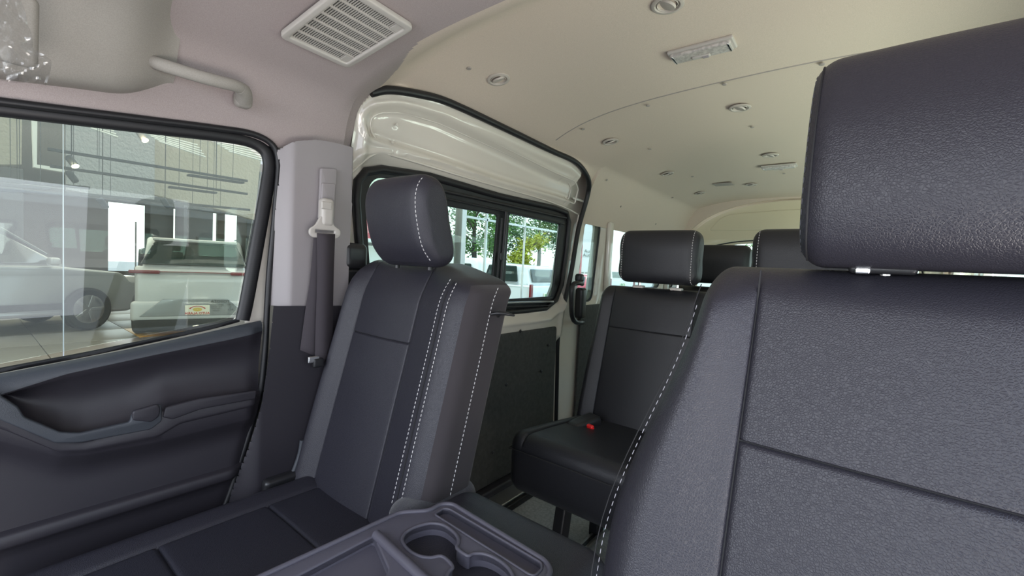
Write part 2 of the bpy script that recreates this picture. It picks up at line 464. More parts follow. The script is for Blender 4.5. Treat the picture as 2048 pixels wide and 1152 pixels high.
def panel(name, y0, y1, z0, z1, step, keep, holes, relief, m, parent, base=None, angle=60):
    ys_ = np.arange(y0, y1+step, step); zs_ = np.arange(z0, z1+step, step)
    YY, ZZ = np.meshgrid(ys_, zs_, indexing='ij'); P = np.stack([YY.ravel(), ZZ.ravel()], 1)
    X = np.array([ (base(y_, z_) if base else xw(z_)) for y_, z_ in P])
    X = X + relief(P)
    # snap vertices near the outlines on to them
    for h in ([keep] if keep is not None else [])+list(holes):
        s = sdf_poly(P, h); e_ = 1e-4
        gx = (sdf_poly(P+[e_, 0], h)-s)/e_; gz = (sdf_poly(P+[0, e_], h)-s)/e_
        mk = np.abs(s) < step*.5
        P[mk] = P[mk]-np.stack([gx[mk]*s[mk], gz[mk]*s[mk]], 1)
    ok = np.ones(len(P), bool)
    if keep is not None: ok &= sdf_poly(P, keep) < 1e-3
    for h in holes: ok &= sdf_poly(P, h) > -1e-3
    nz = len(zs_); V = []; idx = {}; Fc = []
    for i in range(len(ys_)-1):
        for j in range(nz-1):
            q = [i*nz+j, (i+1)*nz+j, (i+1)*nz+j+1, i*nz+j+1]
            if all(ok[k] for k in q):
                f = []
                for k in q:
                    if k not in idx: idx[k] = len(V); V.append((X[k], P[k, 0], P[k, 1]))
                    f.append(idx[k])
                Fc.append(tuple(f))
    return mobj(name, V, Fc, m, parent, angle)
# quarter windows
qa = fillet(yz([(1177, 441), (1209, 446), (1190, 602), (1157, 607)]), .05)
ya = [p[0] for p in qa]; 
def win_rect(y0, y1, z0=.885, z1=1.285): return fillet([(y0, z0), (y1, z0), (y1, z1), (y0, z1)], .06)
y0q = max(p[0] for p in qa)
qb = win_rect(y0q+.13, y0q+1.05); qc = win_rect(y0q+1.17, 3.75)
def rel(P):
    r_ = np.zeros(len(P))
    for h in (qa, qb, qc):
        s = sdf_poly(P, h); r_ -= .022*(1-sm(.004, .035, s))
    return r_
GK = [(y, z) for y, z in yz(gp[12:])]
keepr = GK + [(GK[-1][0]-.02, 0.0), (3.85, 0.0), (3.85, 1.33), (GK[0][0], 1.36)]
panel('body_side', 1.5, 3.86, 0, 1.36, .012, keepr, [qa, qb, qc], rel, PAINT, wl)
# board low down on the rear side
bo = yz([(1150, 655), (1200, 655), (1200, 775), (1142, 775)])
plate('trim_board', fillet([(bo[0][0]+.02, .12), (3.7, .12), (3.7, .80), (bo[0][0]+.02, .80)], .03), [], 'x', -1.185, .012, BOARD, wl, .002)
for nm, h in (('window_2', qa), ('window_3', qb), ('window_4', qc)):
    wr = bpy.data.objects.new(nm, None); wr.location = (-1.2, h[0][0], 1.1); link(wr); wr['kind'] = 'structure'
    tube('window_gasket', [(-1.226+.6*max(0, xw(q[1])+1.2), q[0], q[1]) for q in h], .006, RUBBER, wr, 6, True)
    cy_, cz_ = sum(q[0] for q in h)/len(h), sum(q[1] for q in h)/len(h)
    plate('pane', [(cy_+(q[0]-cy_)*1.01, cz_+(q[1]-cz_)*1.01) for q in h], [], 'x', -1.228, .004, TINT, wr)
for y_ in (y0q+.06, y0q+1.11):
    rb('pillar', (-1.185, y_, 1.08), (.03, .05, .42), .014, PAINT, wl)
for u, v in [(1212, 360), (1240, 413), (1310, 448)]:
    p = WW(u, v); disc('trim_clip', (p[0]+.005, p[1], p[2]), (1, 0, -.4), .006, .003, SCREWM, wl)

# ------------------------------------------------------------------ rear hatch
d3 = bpy.data.objects.new('door_3', None); d3.location = (XC, 3.9, 0); link(d3); d3['kind'] = 'structure'
YH = 3.86
hz = lambda dx, zt: zt-.09*(abs(dx)/.74)**4
outer = [(XC-.90, 0.0), (XC+.90, 0.0), (XC+.90, 1.25)] + [(XC+.84*math.cos(a), 1.25+.40*math.sin(a)) for a in np.linspace(.1, math.pi-.1, 24)] + [(XC-.90, 1.25)]
wh = fillet([(XC-.70, .80), (XC+.70, .80), (XC+.68, 1.20), (XC+.40, 1.27), (XC-.40, 1.27), (XC-.68, 1.20)], [.05, .05, .12, .2, .2, .12])
plate('hatch_panel', outer, [wh], 'y', YH+.05, .02, HATCHP, d3, .004)
sh = [(XC+.80*math.cos(a), 1.24+.30*math.sin(a)**.8) for a in np.linspace(.0, math.pi, 30)]
sh = [(XC-.80, .1)] + [(XC+.80*math.copysign(abs(math.cos(a))**.9, math.cos(a)), 1.17+.425*math.sin(a)**.85) for a in np.linspace(math.pi, 0, 40)] + [(XC+.80, .1)]
shw = fillet([(XC-.72, .78), (XC+.72, .78), (XC+.70, 1.22), (XC+.40, 1.295), (XC-.40, 1.295), (XC-.70, 1.22)], [.05, .05, .14, .25, .25, .14])
plate('hatch_inner', sh, [shw], 'y', YH+.02, .03, HATCHP, d3, .008)
em = fillet([(XC-.62, 1.37), (XC+.62, 1.37), (XC+.52, 1.495), (XC, 1.53), (XC-.52, 1.495)], [.03, .03, .08, .3, .08])
plate('pressed_panel', em, [], 'y', YH+.004, .012, HATCHP, d3, .006)
plate('pane', wh, [], 'y', YH+.055, .004, TINT, d3)
tube('hatch_gasket', [(q[0], YH+.035, q[1]) for q in shw], .008, RUBBER, d3, 6, True)
# headliner-to-hatch frame surround closes the end
sur_o = [(-1.3, -.05), (.55, -.05), (.55, 1.8), (-1.3, 1.8)]
plate('end_frame', sur_o, [[(q[0]*1.0, q[1]) for q in [(XC+(s[0]-XC)*1.02, s[1]+(.005 if s[1] > .2 else -.05)) for s in sh]]], 'y', YH-.03, .02, HEAD, d3)

# ------------------------------------------------------------------ floor
fl = bpy.data.objects.new('floor', None); fl.location = (XC, 2, 0); link(fl); fl['kind'] = 'structure'
rb('floor_panel', (XC, 2.3, -.02), (1.64, 3.1, .04), .004, FLOORM, fl)
rb('cab_floor', (XC, .0, -.02), (1.64, 1.5, .04), .004, CARPET, fl)
rb('side_sill', (-1.13, 1.35, .012), (.13, 1.3, .03), .008, ALU, fl)
rb('step_edge', (-1.05, 1.35, .014), (.02, 1.3, .028), .004, DARKPL2, fl)
rb('scuff_plate', (-1.165, 1.3, .03), (.05, 1.2, .05), .01, DARKPL, fl)
for x_ in (-.70, -.45, -.12):
    rb('seat_rail', (x_, 1.95, .008), (.035, 2.2, .016), .004, ALU, fl)
    rb('rail_slot', (x_, 1.95, .0165), (.012, 2.18, .003), .001, DARKPL2, fl)
(lambda *a, **k: 0)('floor_mat', (XC+.25, 1.9, .006), (.7, 2.2, .012), .004, CARPET, fl)

# ------------------------------------------------------------------ right side (behind the driver; seen only from elsewhere)
wr_ = bpy.data.objects.new('wall_right', None); wr_.location = (.45, 2.3, .6); link(wr_); wr_['kind'] = 'structure'
plate('body_side', [(.78, 0), (3.86, 0), (3.86, 1.32), (.78, 1.32)], [fillet([(a, .88), (b, .88), (b, 1.25), (a, 1.25)], .06) for a, b in ((.95, 1.95), (2.05, 2.9), (3.0, 3.7))], 'x', .46, .03, PAINT, wr_, .003)
for k, (a, b) in enumerate(((.95, 1.95), (2.05, 2.9), (3.0, 3.7))):
    plate('pane', fillet([(a-.02, .86), (b+.02, .86), (b+.02, 1.27), (a-.02, 1.27)], .07), [], 'x', .485, .004, TINT, wr_)

# ================================================================== SLIDING DOOR
d2 = bpy.data.objects.new('door_2', None); d2.location = (-1.2, 1.3, .1); link(d2); d2['kind'] = 'structure'
kp = [(p[1], p[2]) for p in GP]; kp = [(kp[0][0], 0.05)] + kp + [(kp[-1][0]-.03, .05)]
wout = yz([(716, 440), (713, 400), (717, 362), (733, 343), (765, 338), (860, 352), (1000, 392), (1110, 416), (1134, 425), (1139, 445), (1134, 500), (1124, 570), (1113, 600), (1092, 617), (1050, 622), (1000, 626)])
wout = [wout[0]]+wout[1:]
zb = wout[-1][1]
wout = wout + [(wout[0][0]+.10, zb), (wout[0][0]+.03, zb+.06)]
rec = fillet(yz([(724, 225), (745, 210), (800, 208), (880, 232), (1000, 290), (1110, 345), (1150, 362), (1157, 378), (1150, 408), (1130, 400), (1000, 362), (880, 322), (780, 292), (735, 278), (723, 255)]), .02)
swage = yz([(703, 345), (750, 308), (800, 315), (950, 360), (1090, 400), (1150, 425), (1156, 440), (1140, 520)])
lowb = yz([(1000, 655), (1105, 651), (1100, 760), (1098, 850), (1092, 930)])
def rel2(P):
    s = sdf_poly(P, rec)
    r_ = -.014*(1-sm(-.020, -.002, s)) + .004*np.exp(-((s-.004)/.006)**2) - .003*np.exp(-((s+.026)/.006)**2)
    s2 = sdf_poly(P, wout); r_ += -.018*(1-sm(.010, .045, s2)) + .005*np.exp(-((s2-.052)/.008)**2)
    # ledge under the window
    zl = .815; r_ += .022*(sm(.62, .66, P[:, 1])*(1-sm(zl, zl+.03, P[:, 1])))
    s3 = sdf_poly(P, kp); r_ += .012*np.exp(-((s3+.035)/.018)**2)
    for (yy, zz) in DIMPLES:
        d = np.hypot(P[:, 0]-yy, P[:, 1]-zz); r_ += -.004*np.exp(-(d/.008)**2)
    return r_
DIMPLES = yz([(742, 221), (752, 267), (788, 284), (797, 249), (787, 309), (813, 316), (1148, 358), (1143, 386), (1135, 396), (1125, 360), (1130, 405), (787, 186)])
panel('door_skin', .50, 1.95, .05, 1.56, .005, kp, [wout], rel2, PAINT, d2)
def bead(poly, r, sc=1.0, zo=0, x0=0):
    cy_ = sum(q[0] for q in poly)/len(poly); cz_ = sum(q[1] for q in poly)/len(poly)
    L = [(cy_+(q[0]-cy_)*(1-(1-sc)*.35), cz_+zo+(q[1]-cz_)*sc) for q in poly]
    tube('pressed_bead', [(xw(z)+x0, y, z) for y, z in L], r, PAINT, d2, 8, True)
bead(rec, .0045, 1.0, 0, -.001); bead(rec, .003, .80, 0, -.0125)
tube('pressed_bead', [(xw(z)-.001, y, z) for y, z in swage], .0045, PAINT, d2, 8, sm=5)
for q in DIMPLES[2:7]:
    disc('rivet', (xw(q[1])-.008, q[0], q[1]), (1, 0, 0), .005, .003, PAINT, d2, 12)
tube('door_gasket', [WW(u, v, .012) for u, v in gp[5:]], .0125, RUBBER, d2, 10, sm=6)
# window of the sliding door
W1 = bpy.data.objects.new('window_1', None); W1.location = (-1.215, 1.2, 1.1); link(W1); W1['kind'] = 'structure'
tube('outer_seal', [(xw(z)-.004, y, z) for y, z in wout], .0135, RUBBER, W1, 10, True)
zs1 = zb+.035
def atz(L): return [(y, max(z, zs1)) for y, z in L]
h1 = fillet(atz(yz([(738, 460), (734, 400), (748, 354), (862, 362), (868, 560), (745, 560)])), [.01, .02, .05, .01, .01, .01])
h2 = fillet(atz(yz([(880, 409), (1000, 430), (984, 606), (880, 640)])), .022)
h3 = fillet(yz([(1022, 427), (1124, 449), (1108, 593), (1011, 599)]), .018)
plate('window_frame', wout, [h1, h2, h3], 'x', 0, .014, RUBBER, W1, .003, bend=lambda x, y, z: (x+xw(z)-.014, y, z))
plate('fixed_pane', h1, [], 'x', -1.222, .003, TINT, W1)
g2 = fillet([(y, max(z, zs1-.008)) for y, z in yz([(877, 406), (1002, 427), (986, 609), (877, 650)])], .022); plate('sliding_pane', g2, [], 'x', -1.22, .003, TINT, W1)
g3 = fillet(yz([(1019, 424), (1126, 446), (1110, 596), (1008, 602)]), .018); plate('rear_pane', g3, [], 'x', -1.224, .003, TINT, W1)
def bar(name, a, b, r, m, parent, off=.006, flat=None): return tube(name, [WW(*a, off), WW(*b, off)], r, m, parent, 8, flat=flat)
bar('upper_track', (868, 378), (1132, 436), .006, DARKPL2, W1); bar('upper_track', (868, 392), (1128, 448), .004, DARKPL2, W1, .004)
bar('sash_post', (1012, 424), (997, 612), .0085, DARKPL2, W1, .006); bar('sash_post', (1004, 436), (990, 608), .006, RUBBER, W1, .008)
bar('lower_track', (990, 607), (1106, 603), .006, ALU, W1, .004); bar('lower_track', (990, 615), (1100, 611), .004, DARKPL2, W1, .008)
p = WW(1002, 513, .014); rb('sash_latch', p, (.014, .018, .034), .004, DARKPL2, W1)
# lower trim board
zl0 = .785
bd = [(.66, .10), (lowb[2][0]+.0, .10), (lowb[1][0]-.0, lowb[1][1]), (.66, lowb[0][1]+.0)]
bd = fillet([(.62, .06), (lowb[4][0]-.03, .06), lowb[3], lowb[2], lowb[1], (.62, lowb[1][1]+.0)], [.02, .02, .0, .0, .02, .02])
plate('trim_board', bd, [], 'x', -1.178, .008, BOARD, d2, .002)
for u, v in [(1012, 769), (1040, 662), (1082, 742), (1096, 690), (985, 905), (1097, 870)]:
    p = X_(u, v, -1.174); lathe('trim_clip', [(.006, 0), (.008, .003), (.004, .006)], tuple(p), DARKPL2, d2, 12, 'x')
# inner door pull, black, beside the rear gasket
hp = [X_(u, v, -1.125) for u, v in [(1160, 566), (1148, 568), (1144, 580), (1143, 605), (1144, 630), (1150, 643), (1162, 645)]]
dh = root('door_handle', 'black moulded grab handle at the rear edge of the sliding door', 'handle', tuple(X_(1150, 605, -1.17)))
tube('grip', [X_(1164, 568, -1.16)]+hp+[X_(1166, 644, -1.16)], .0125, DARKPL2, dh, 10, sm=6)
p = X_(1161, 606, -1.165); rb('handle_backplate', p, (.05, .055, .165), .016, DARKPL2, dh)
p = X_(1159, 556, -1.15); rb('latch_lever', p, (.04, .045, .045), .014, DARKPL2, dh)

# outer skin of the van, white (seen in the showroom glass)
def front_glass():
    return yz([(-200, 205), (470, 283), (500, 290), (526, 310), (524, 350), (478, 622), (470, 632), (440, 645), (-200, 780)])
ob = bpy.data.objects.new('wall_outer', None); ob.location = (-1.27, 1.6, .3); link(ob); ob['kind'] = 'structure'
fgp = [tuple(X_(u, v, -1.18)[1:]) for u, v in [(-60, 222), (440, 283), (500, 292), (528, 315), (528, 350), (479, 622), (466, 636), (440, 645), (-60, 748)]]
fg = fillet(fgp, [.02, .0, .02, .02, .0, .02, .02, .0, .02])
W0 = [(-.75, 1.235)] + fg[-1:]
winA = [fgp[1], fgp[2], fgp[3], fgp[4], fgp[5], fgp[6], fgp[7], (-.45, .70), (-.45, 1.10), (-.15, 1.225)]
def bendout(x, y, z): return (x+ (.9*max(0, z-1.25))**2, y, z)
plate('outer_skin', [(-2.2, -.25), (3.98, -.25), (3.98, 1.6), (3.5, 1.66), (.6, 1.66), (.1, 1.5), (-.3, 1.36), (-1.3, .86), (-2.0, .72), (-2.2, .5)], [[(-.1+(q[0]+.1)*1.06, 1.03+(q[1]-1.03)*1.09) for q in winA], [(q[0], q[1]) for q in wout], qa, qb, qc], 'x', -1.265, .015, PAINT, ob, .002, bend=bendout)

# ================================================================== FRONT PASSENGER DOOR
d1 = bpy.data.objects.new('door_1', None); d1.location = (-1.19, .1, .1); link(d1); d1['kind'] = 'structure'
XD = -1.165
def D(pts, x=XD): return [tuple(X_(u, v, x)[1:]) for u, v in pts]
# glass
plate('pane', winA, [], 'x', -1.20, .004, GLASS, d1)
# black seal around the glass
so_ = D([(-420, 160), (0, 203), (300, 241), (440, 258), (505, 268), (535, 288), (548, 318), (546, 360), (520, 500), (499, 640), (470, 655), (440, 655)], -1.17)
sealpath = [tuple(X_(u, v, -1.172)) for u, v in [(-420, 158), (0, 214), (300, 252), (430, 268), (495, 280), (528, 298), (539, 326), (535, 370), (516, 480), (494, 600), (485, 640)]]
tube('glass_seal', sealpath, .0165, RUBBER, d1, 10, sm=6, flat=(1, .6))
tube('frame_seal', [tuple(X_(u, v, -1.158)) for u, v in [(-420, 148), (0, 203), (300, 240), (430, 256), (505, 268), (545, 290), (557, 325), (554, 380), (547, 460), (539, 540), (534, 620), (530, 700), (520, 790), (500, 860), (478, 930), (455, 1000), (430, 1060)]], .0075, RUBBER, d1, 8, sm=6)
wp = D([(541, 380), (547, 420), (534, 620), (531, 645), (490, 645), (505, 560), (522, 460)], -1.185)
plate('door_frame', wp, [], 'x', -1.185, .01, PAINT, d1, .002)
tube('glass_run', [tuple(X_(u, v, -1.185)) for u, v in [(-60, 756), (0, 741), (200, 703), (400, 660), (478, 640)]], .005, RUBBER, d1, 6, sm=4)
# inner trim: a dense sculpted surface; outline in y,z
def ln(P, pts):   # height of a line (y->z) at P
    pts = sorted(pts); return np.interp(P[:, 0], [q[0] for q in pts], [q[1] for q in pts])
beltl = D([(-120, 770), (0, 748), (250, 700), (400, 668), (520, 641)])
sill = D([(-120, 812), (0, 782), (130, 742), (300, 706), (450, 676), (520, 660)])
armT = D([(-60, 790), (0, 790), (45, 830), (120, 862), (160, 865), (255, 838), (318, 803), (400, 793), (510, 782)])
armB = D([(-60, 832), (0, 838), (110, 885), (160, 884), (300, 858), (345, 832), (510, 795)])
arm2 = D([(-60, 862), (0, 868), (110, 898), (160, 896), (300, 872), (510, 822)])
ribT = D([(-80, 1082), (0, 1057), (470, 925)]); ribB = D([(-80, 1110), (0, 1085), (465, 945)])
outline = D([(-200, 790), (-200, 1190), (0, 1300), (300, 1200), (440, 1040), (470, 975), (500, 868), (517, 780), (524, 700), (526, 640), (400, 668), (250, 700), (0, 748)])
def reld(P):
    z = P[:, 1]; b = ln(P, beltl); s = ln(P, sill); at_ = ln(P, armT); ab = ln(P, armB); a2 = ln(P, arm2); rt = ln(P, ribT); rbm = ln(P, ribB)
    r_ = np.zeros(len(P))
    t = np.clip((b-z)/(b-s), 0, 1); r_ += .028*np.sqrt(np.clip(1-(1-t)**2, 0, 1))*(z > s-1)       # rolled sill
    r_ += -.004*np.exp(-((z-s)/.0022)**2)
    u_ = np.clip((s-z)/(s-at_), 0, 1); conc = -.026*np.sin(np.pi*np.clip(u_, 0, 1))**.8
    r_ += np.where(z < s, conc*(z > at_), 0)
    r_ += np.where(z < at_, .030*sm(0, .010, at_-z), 0)                                          # armrest comes out
    r_ += np.where(z < ab, -.006*sm(0, .004, ab-z), 0)
    r_ += np.where(z < a2, -.032*sm(0, .040, a2-z), 0)                                           # lower panel
    r_ += .014*sm(0, .006, z-rbm)*(1-sm(-.006, 0, z-rt))
    r_ += np.where(z < rbm, -.02*sm(0, .02, rbm-z), 0)
    return r_
def redge(z):        # rear edge of the trim as a function of height
    e_ = D([(526, 640), (524, 700), (518, 780), (502, 868), (470, 985), (440, 1050), (425, 1100)], -1.15)
    zs_ = [q[1] for q in e_][::-1]; ys_ = [q[0] for q in e_][::-1]; return float(np.interp(z, zs_, ys_))
def lev(L, y): L = sorted(L); return float(np.interp(y, [q[0] for q in L], [q[1] for q in L]))
def keys(y):
    b, s_, a, a_, a2_, rt_, rb_ = [lev(L, y) for L in (beltl, sill, armT, armB, arm2, ribT, ribB)]
    up = []
    for k in range(9):
        t = k/8; up.append((b+(s_-b)*t, .028*math.sqrt(max(0, 1-(1-t)**2))))
    lowr = [(s_-.0002, .026), (s_-.003, .0255)]
    for k in range(1, 12):
        t = k/12; lowr.append((s_-.003+(a+.006-s_+.003)*t, .0255-.022*math.sin(math.pi*t)**.9))
    lowr += [(a+.004, .027), (a+.001, .040), (a-.001, .053), (a-.005, .057), (a_+.004, .0585), (a_, .058), (a_-.003, .054), (a2_+.004, .053), (a2_, .050), (a2_-.006, .046), (a2_-.020, .032), (a2_-.034, .024), (a2_-.050, .021)]
    zt = a2_-.05; 
    for k in range(1, 6): lowr.append((zt+(rt_+.004-zt)*k/6, .021))
    lowr += [(rt_+.003, .021), (rt_+.001, .026), (rt_-.001, .032), (rt_-.004, .035), (rb_+.004, .035), (rb_, .033), (rb_-.006, .022), (rb_-.014, .014), (rb_-.03, .010), (rb_-.2, .006)]
    return up, lowr
NS = 120
def build_trim(name, which, m):
    V = []; Fc = []; cols = []
    y0 = -.55
    for k in range(NS+1):
        s_ = k/NS; n = len(keys(0)[which]); 
        for q in range(n):
            z = .8; y = y0
            for _ in range(6):
                y = y0+(redge(z)-y0)*s_; z = keys(y)[which][q][0]
            x = -1.165+keys(y)[which][q][1]*(1-.5*smst(.97, 1.0, s_))
            V.append((x, y, z))
    for k in range(NS):
        for q in range(n-1): Fc.append((k*n+q, k*n+q+1, (k+1)*n+q+1, (k+1)*n+q))
    return mobj(name, V, Fc, m, d1, 50)
build_trim('sill_trim', 0, SILLPL); build_trim('door_trim', 1, DARKPL)
lg = D([(330, 814), (400, 796), (512, 780), (510, 797), (400, 818), (345, 838), (324, 834)], -1.109)
plate('armrest_ledge', fillet(lg, .004, 3), [], 'x', -1.109, .010, DARKPL, d1, .003)
# slate blue armrest band and pull cup
band = D([(0, 838), (110, 884), (160, 883), (300, 857), (322, 840), (322, 812), (318, 806), (262, 826), (258, 842), (160, 864), (120, 862), (48, 832), (36, 812), (0, 789), (-80, 760), (-80, 810)], -1.112)
plate('armrest_band', fillet(band, .004, 3), [], 'x', -1.108, .010, SILLPL, d1, .003)
cup = D([(262, 820), (312, 806), (318, 812), (316, 830), (300, 842), (262, 838)], -1.11)
plate('pull_cup', fillet(cup, .006), [], 'x', -1.103, .010, DARKPL, d1, .003)

# ================================================================== B PILLAR
tp = bpy.data.objects.new('trim_1', None); tp.location = (-1.13, .56, .5); link(tp); tp['kind'] = 'structure'
def PP(pts, x=-1.14): return [tuple(X_(u, v, x)[1:]) for u, v in pts]
up = PP([(562, 330), (556, 300), (580, 285), (625, 281), (665, 288), (703, 298), (697, 400), (690, 520), (688, 612), (538, 612), (546, 500), (556, 400)])
def bulge(x, y, z):
    c = .56; return (x+.035*math.cos(min(abs(y-.555)/.10, 1)*math.pi/2), y, z)
def pil_panel(name, poly, m, bx):
    ys0 = min(q[0] for q in poly); ys1 = max(q[0] for q in poly); z0 = min(q[1] for q in poly); z1 = max(q[1] for q in poly)
    def rl(P):
        t = np.clip((P[:, 0]-ys0)/(ys1-ys0), 0, 1)
        return .040*sm(0, .22, t)*(1-sm(.97, 1.03, t)) 
    return panel(name, ys0, ys1, z0, z1, .004, poly, [], rl, m, tp, base=lambda y, z: bx, angle=70)
pil_panel('upper_trim', up, GREYPL, -1.16)
lo = PP([(538, 610), (690, 610), (690, 760), (660, 900), (640, 1050), (450, 1050), (462, 1000), (490, 900), (515, 800), (530, 700)])
pil_panel('lower_trim', lo, DARKPL, -1.155)
rb('pillar_core', (-1.19, .60, .65), (.05, .16, 1.1), .01, DARKPL2, tp)
# piece behind the pillar closing gap to sliding door frame (painted jamb)
rb('pillar_jamb', (-1.20, .665, 1.1), (.03, .03, .45), .01, PAINT, tp)

# ------------------------------------------------------------------ seat belt
sb = root('seat_belt', 'dark seat belt hanging from the grey anchor on the door pillar', 'seat belt', tuple(X_(650, 450, -1.115)))
XB = -1.112
plate('height_guide', fillet(PP([(640, 336), (673, 338), (668, 440), (636, 438)], XB), .006), [], 'x', XB, .010, GREYPL, sb, .003)
plate('guide_slider', fillet(PP([(640, 366), (668, 368), (664, 436), (638, 434)], XB), .006), [], 'x', XB+.007, .008, GREYPL, sb, .003)
p = X_(652, 425, XB+.018); ac_ = rb('anchor_cover', p, (.028, .034, .072), .010, GREYPL2, sb)
p = X_(653, 411, XB+.031); rb('release_button', p, (.006, .028, .020), .003, GREYPL2, ac_)
rg = fillet(PP([(640, 432), (662, 434), (668, 452), (680, 460), (680, 472), (672, 478), (625, 475), (617, 468), (618, 457), (630, 450)], -1.088), .006)
hole = fillet(PP([(630, 459), (668, 462), (668, 467), (630, 465)], -1.088), .002)
plate('belt_ring', rg, [hole], 'x', -1.088, .008, GREYPL2, sb, .003)
def ribbon(name, L, R_, t, m, parent):
    V = []; Fc = []
    L = smooth_path(L, 6); R_ = smooth_path(R_, 6)
    n = len(L)
    for a, b in zip(L, R_):
        V += [tuple(a), tuple(b)]
    for i in range(n-1): Fc.append((2*i, 2*i+1, 2*i+3, 2*i+2))
    o = mobj(name, V, Fc, m, parent, 60); md = o.modifiers.new('s', 'SOLIDIFY'); md.thickness = t; md.offset = 0
    return o
ribbon('webbing', [X_(634, 466, -1.082), X_(634, 560, -1.09), X_(631, 660, -1.10), X_(630, 725, -1.105)], [X_(670, 468, -1.082), X_(667, 560, -1.09), X_(665, 660, -1.10), X_(664, 725, -1.105)], .0015, WEB, sb)
ribbon('webbing', [X_(628, 470, -1.098), X_(620, 560, -1.105), X_(612, 612, -1.108), X_(600, 700, -1.11)], [X_(660, 470, -1.098), X_(655, 560, -1.105), X_(650, 640, -1.108), X_(648, 720, -1.11)], .0015, WEB, sb)
p = X_(627, 719, -1.085); rb('tongue', p, (.008, .030, .018), .003, CHROME, sb); 
rb('tongue_grip', (p[0], p[1]+.012, p[2]-.010), (.014, .028, .024), .005, DARKPL2, sb)
# black retractor cover behind the passenger seat
p = WW(702, 512, .05); rt_ = root('belt_retractor', 'black rounded cover behind the passenger seat at the window sill', 'cover', tuple(p))
rb('cover_body', p, (.07, .075, .075), .018, DARKPL2, rt_); rb('cover_lower', (p[0]-.005, p[1], p[2]-.12), (.06, .06, .17), .012, DARKPL2, rt_)

# ================================================================== SEATS
def seat_back(rt, X0, profile, w, seams, zh, depth, r, m, mside=None, zc=None, bol=.022, wtop=1.0, grooveh=True, fine=10, name='backrest', topdrop=0.):
    """profile(z)->front y ; w(z)->(xl,xr) ; seams = (sl(z), sr(z)) absolute x"""
    z0, z1 = zc; hz_ = (z1-z0)/2; zm = (z0+z1)/2
    a = .24                                            # nominal half width
    ns = .62*a                                         # nominal seam position
    xs = ticks(a, (-ns, ns), fine*2, r, .0024); ys = ticks(depth/2, (), 4, min(r, depth/2*.95)); zs = ticks(hz_, ((zh-zm,) if grooveh else ()), fine*2, r, .0024)
    def front(xn, z):
        t = abs(xn)/a; e_ = 0
        if t > .62: q_ = (t-.62)/.38; e_ = bol*smst(-.15, .75, q_)*1.0-bol*smst(-.15, .75, 0)-.35*bol*smst(.6, 1.1, q_)
        g = .0045*math.exp(-(min(abs(xn-ns), abs(xn+ns))/.0016)**2)
        if grooveh and abs(xn) < ns: g += .0045*math.exp(-((z-zh)/.0016)**2)
        e_ -= g
        e_ += .006*math.cos(min(abs(xn)/ns, 1)*math.pi/2)
        return e_*smst(z1+.002, z1-.05, z)
    def warp(x, y, z):
        Z = z+zm - topdrop*smst(.55*a, a, x)*smst(z1-.16, z1, z+zm); xl, xr = w(Z); sl, sr = seams(Z)
        if x < -ns: X = xl+(sl-xl)*(x+a)/(a-ns)
        elif x > ns: X = sr+(xr-sr)*(x-ns)/(a-ns)
        else: X = sl+(sr-sl)*(x+ns)/(2*ns)
        k = min(max(.5-y/depth, 0), 1)                  # 1 on the front face
        Yf = profile(Z)
        return (X, Yf+depth/2+y-front(x, Z)*smst(.55, .9, k), Z)
    V, Fc, C = rbox(xs, ys, zs, min(r, depth/2*.95), warp)
    if mside:
        sel = lambda c: abs(c[0]) > a-1e-6 or c[1] > depth/2-1e-6
        v, f = sub(V, Fc, C, lambda c: not sel(c)); o = mobj(name, v, f, m, rt, 60)
        v, f = sub(V, Fc, C, sel); mobj('side_panel', v, f, mside, rt, 60)
    else: o = mobj(name, V, Fc, m, rt, 60)
    q0 = lambda x, z: Vector((warp(x, -depth/2, z-zm)[0], warp(x, -depth/2, z-zm)[1]-.0002, z))
    for s_ in (-1, 1): tube('seam', [q0(s_*ns, z) for z in np.linspace(z0+.06, z1-.004, 40)], .0011, DTHREAD, rt, 5)
    if grooveh: tube('seam', [q0(x, zh) for x in np.linspace(-ns, ns, 24)], .0011, DTHREAD, rt, 5)
    def pt(x, z, off=.0):
        q = warp(x, -depth/2, z-zm); return Vector((q[0], q[1]-off, q[2]))
    return o, pt
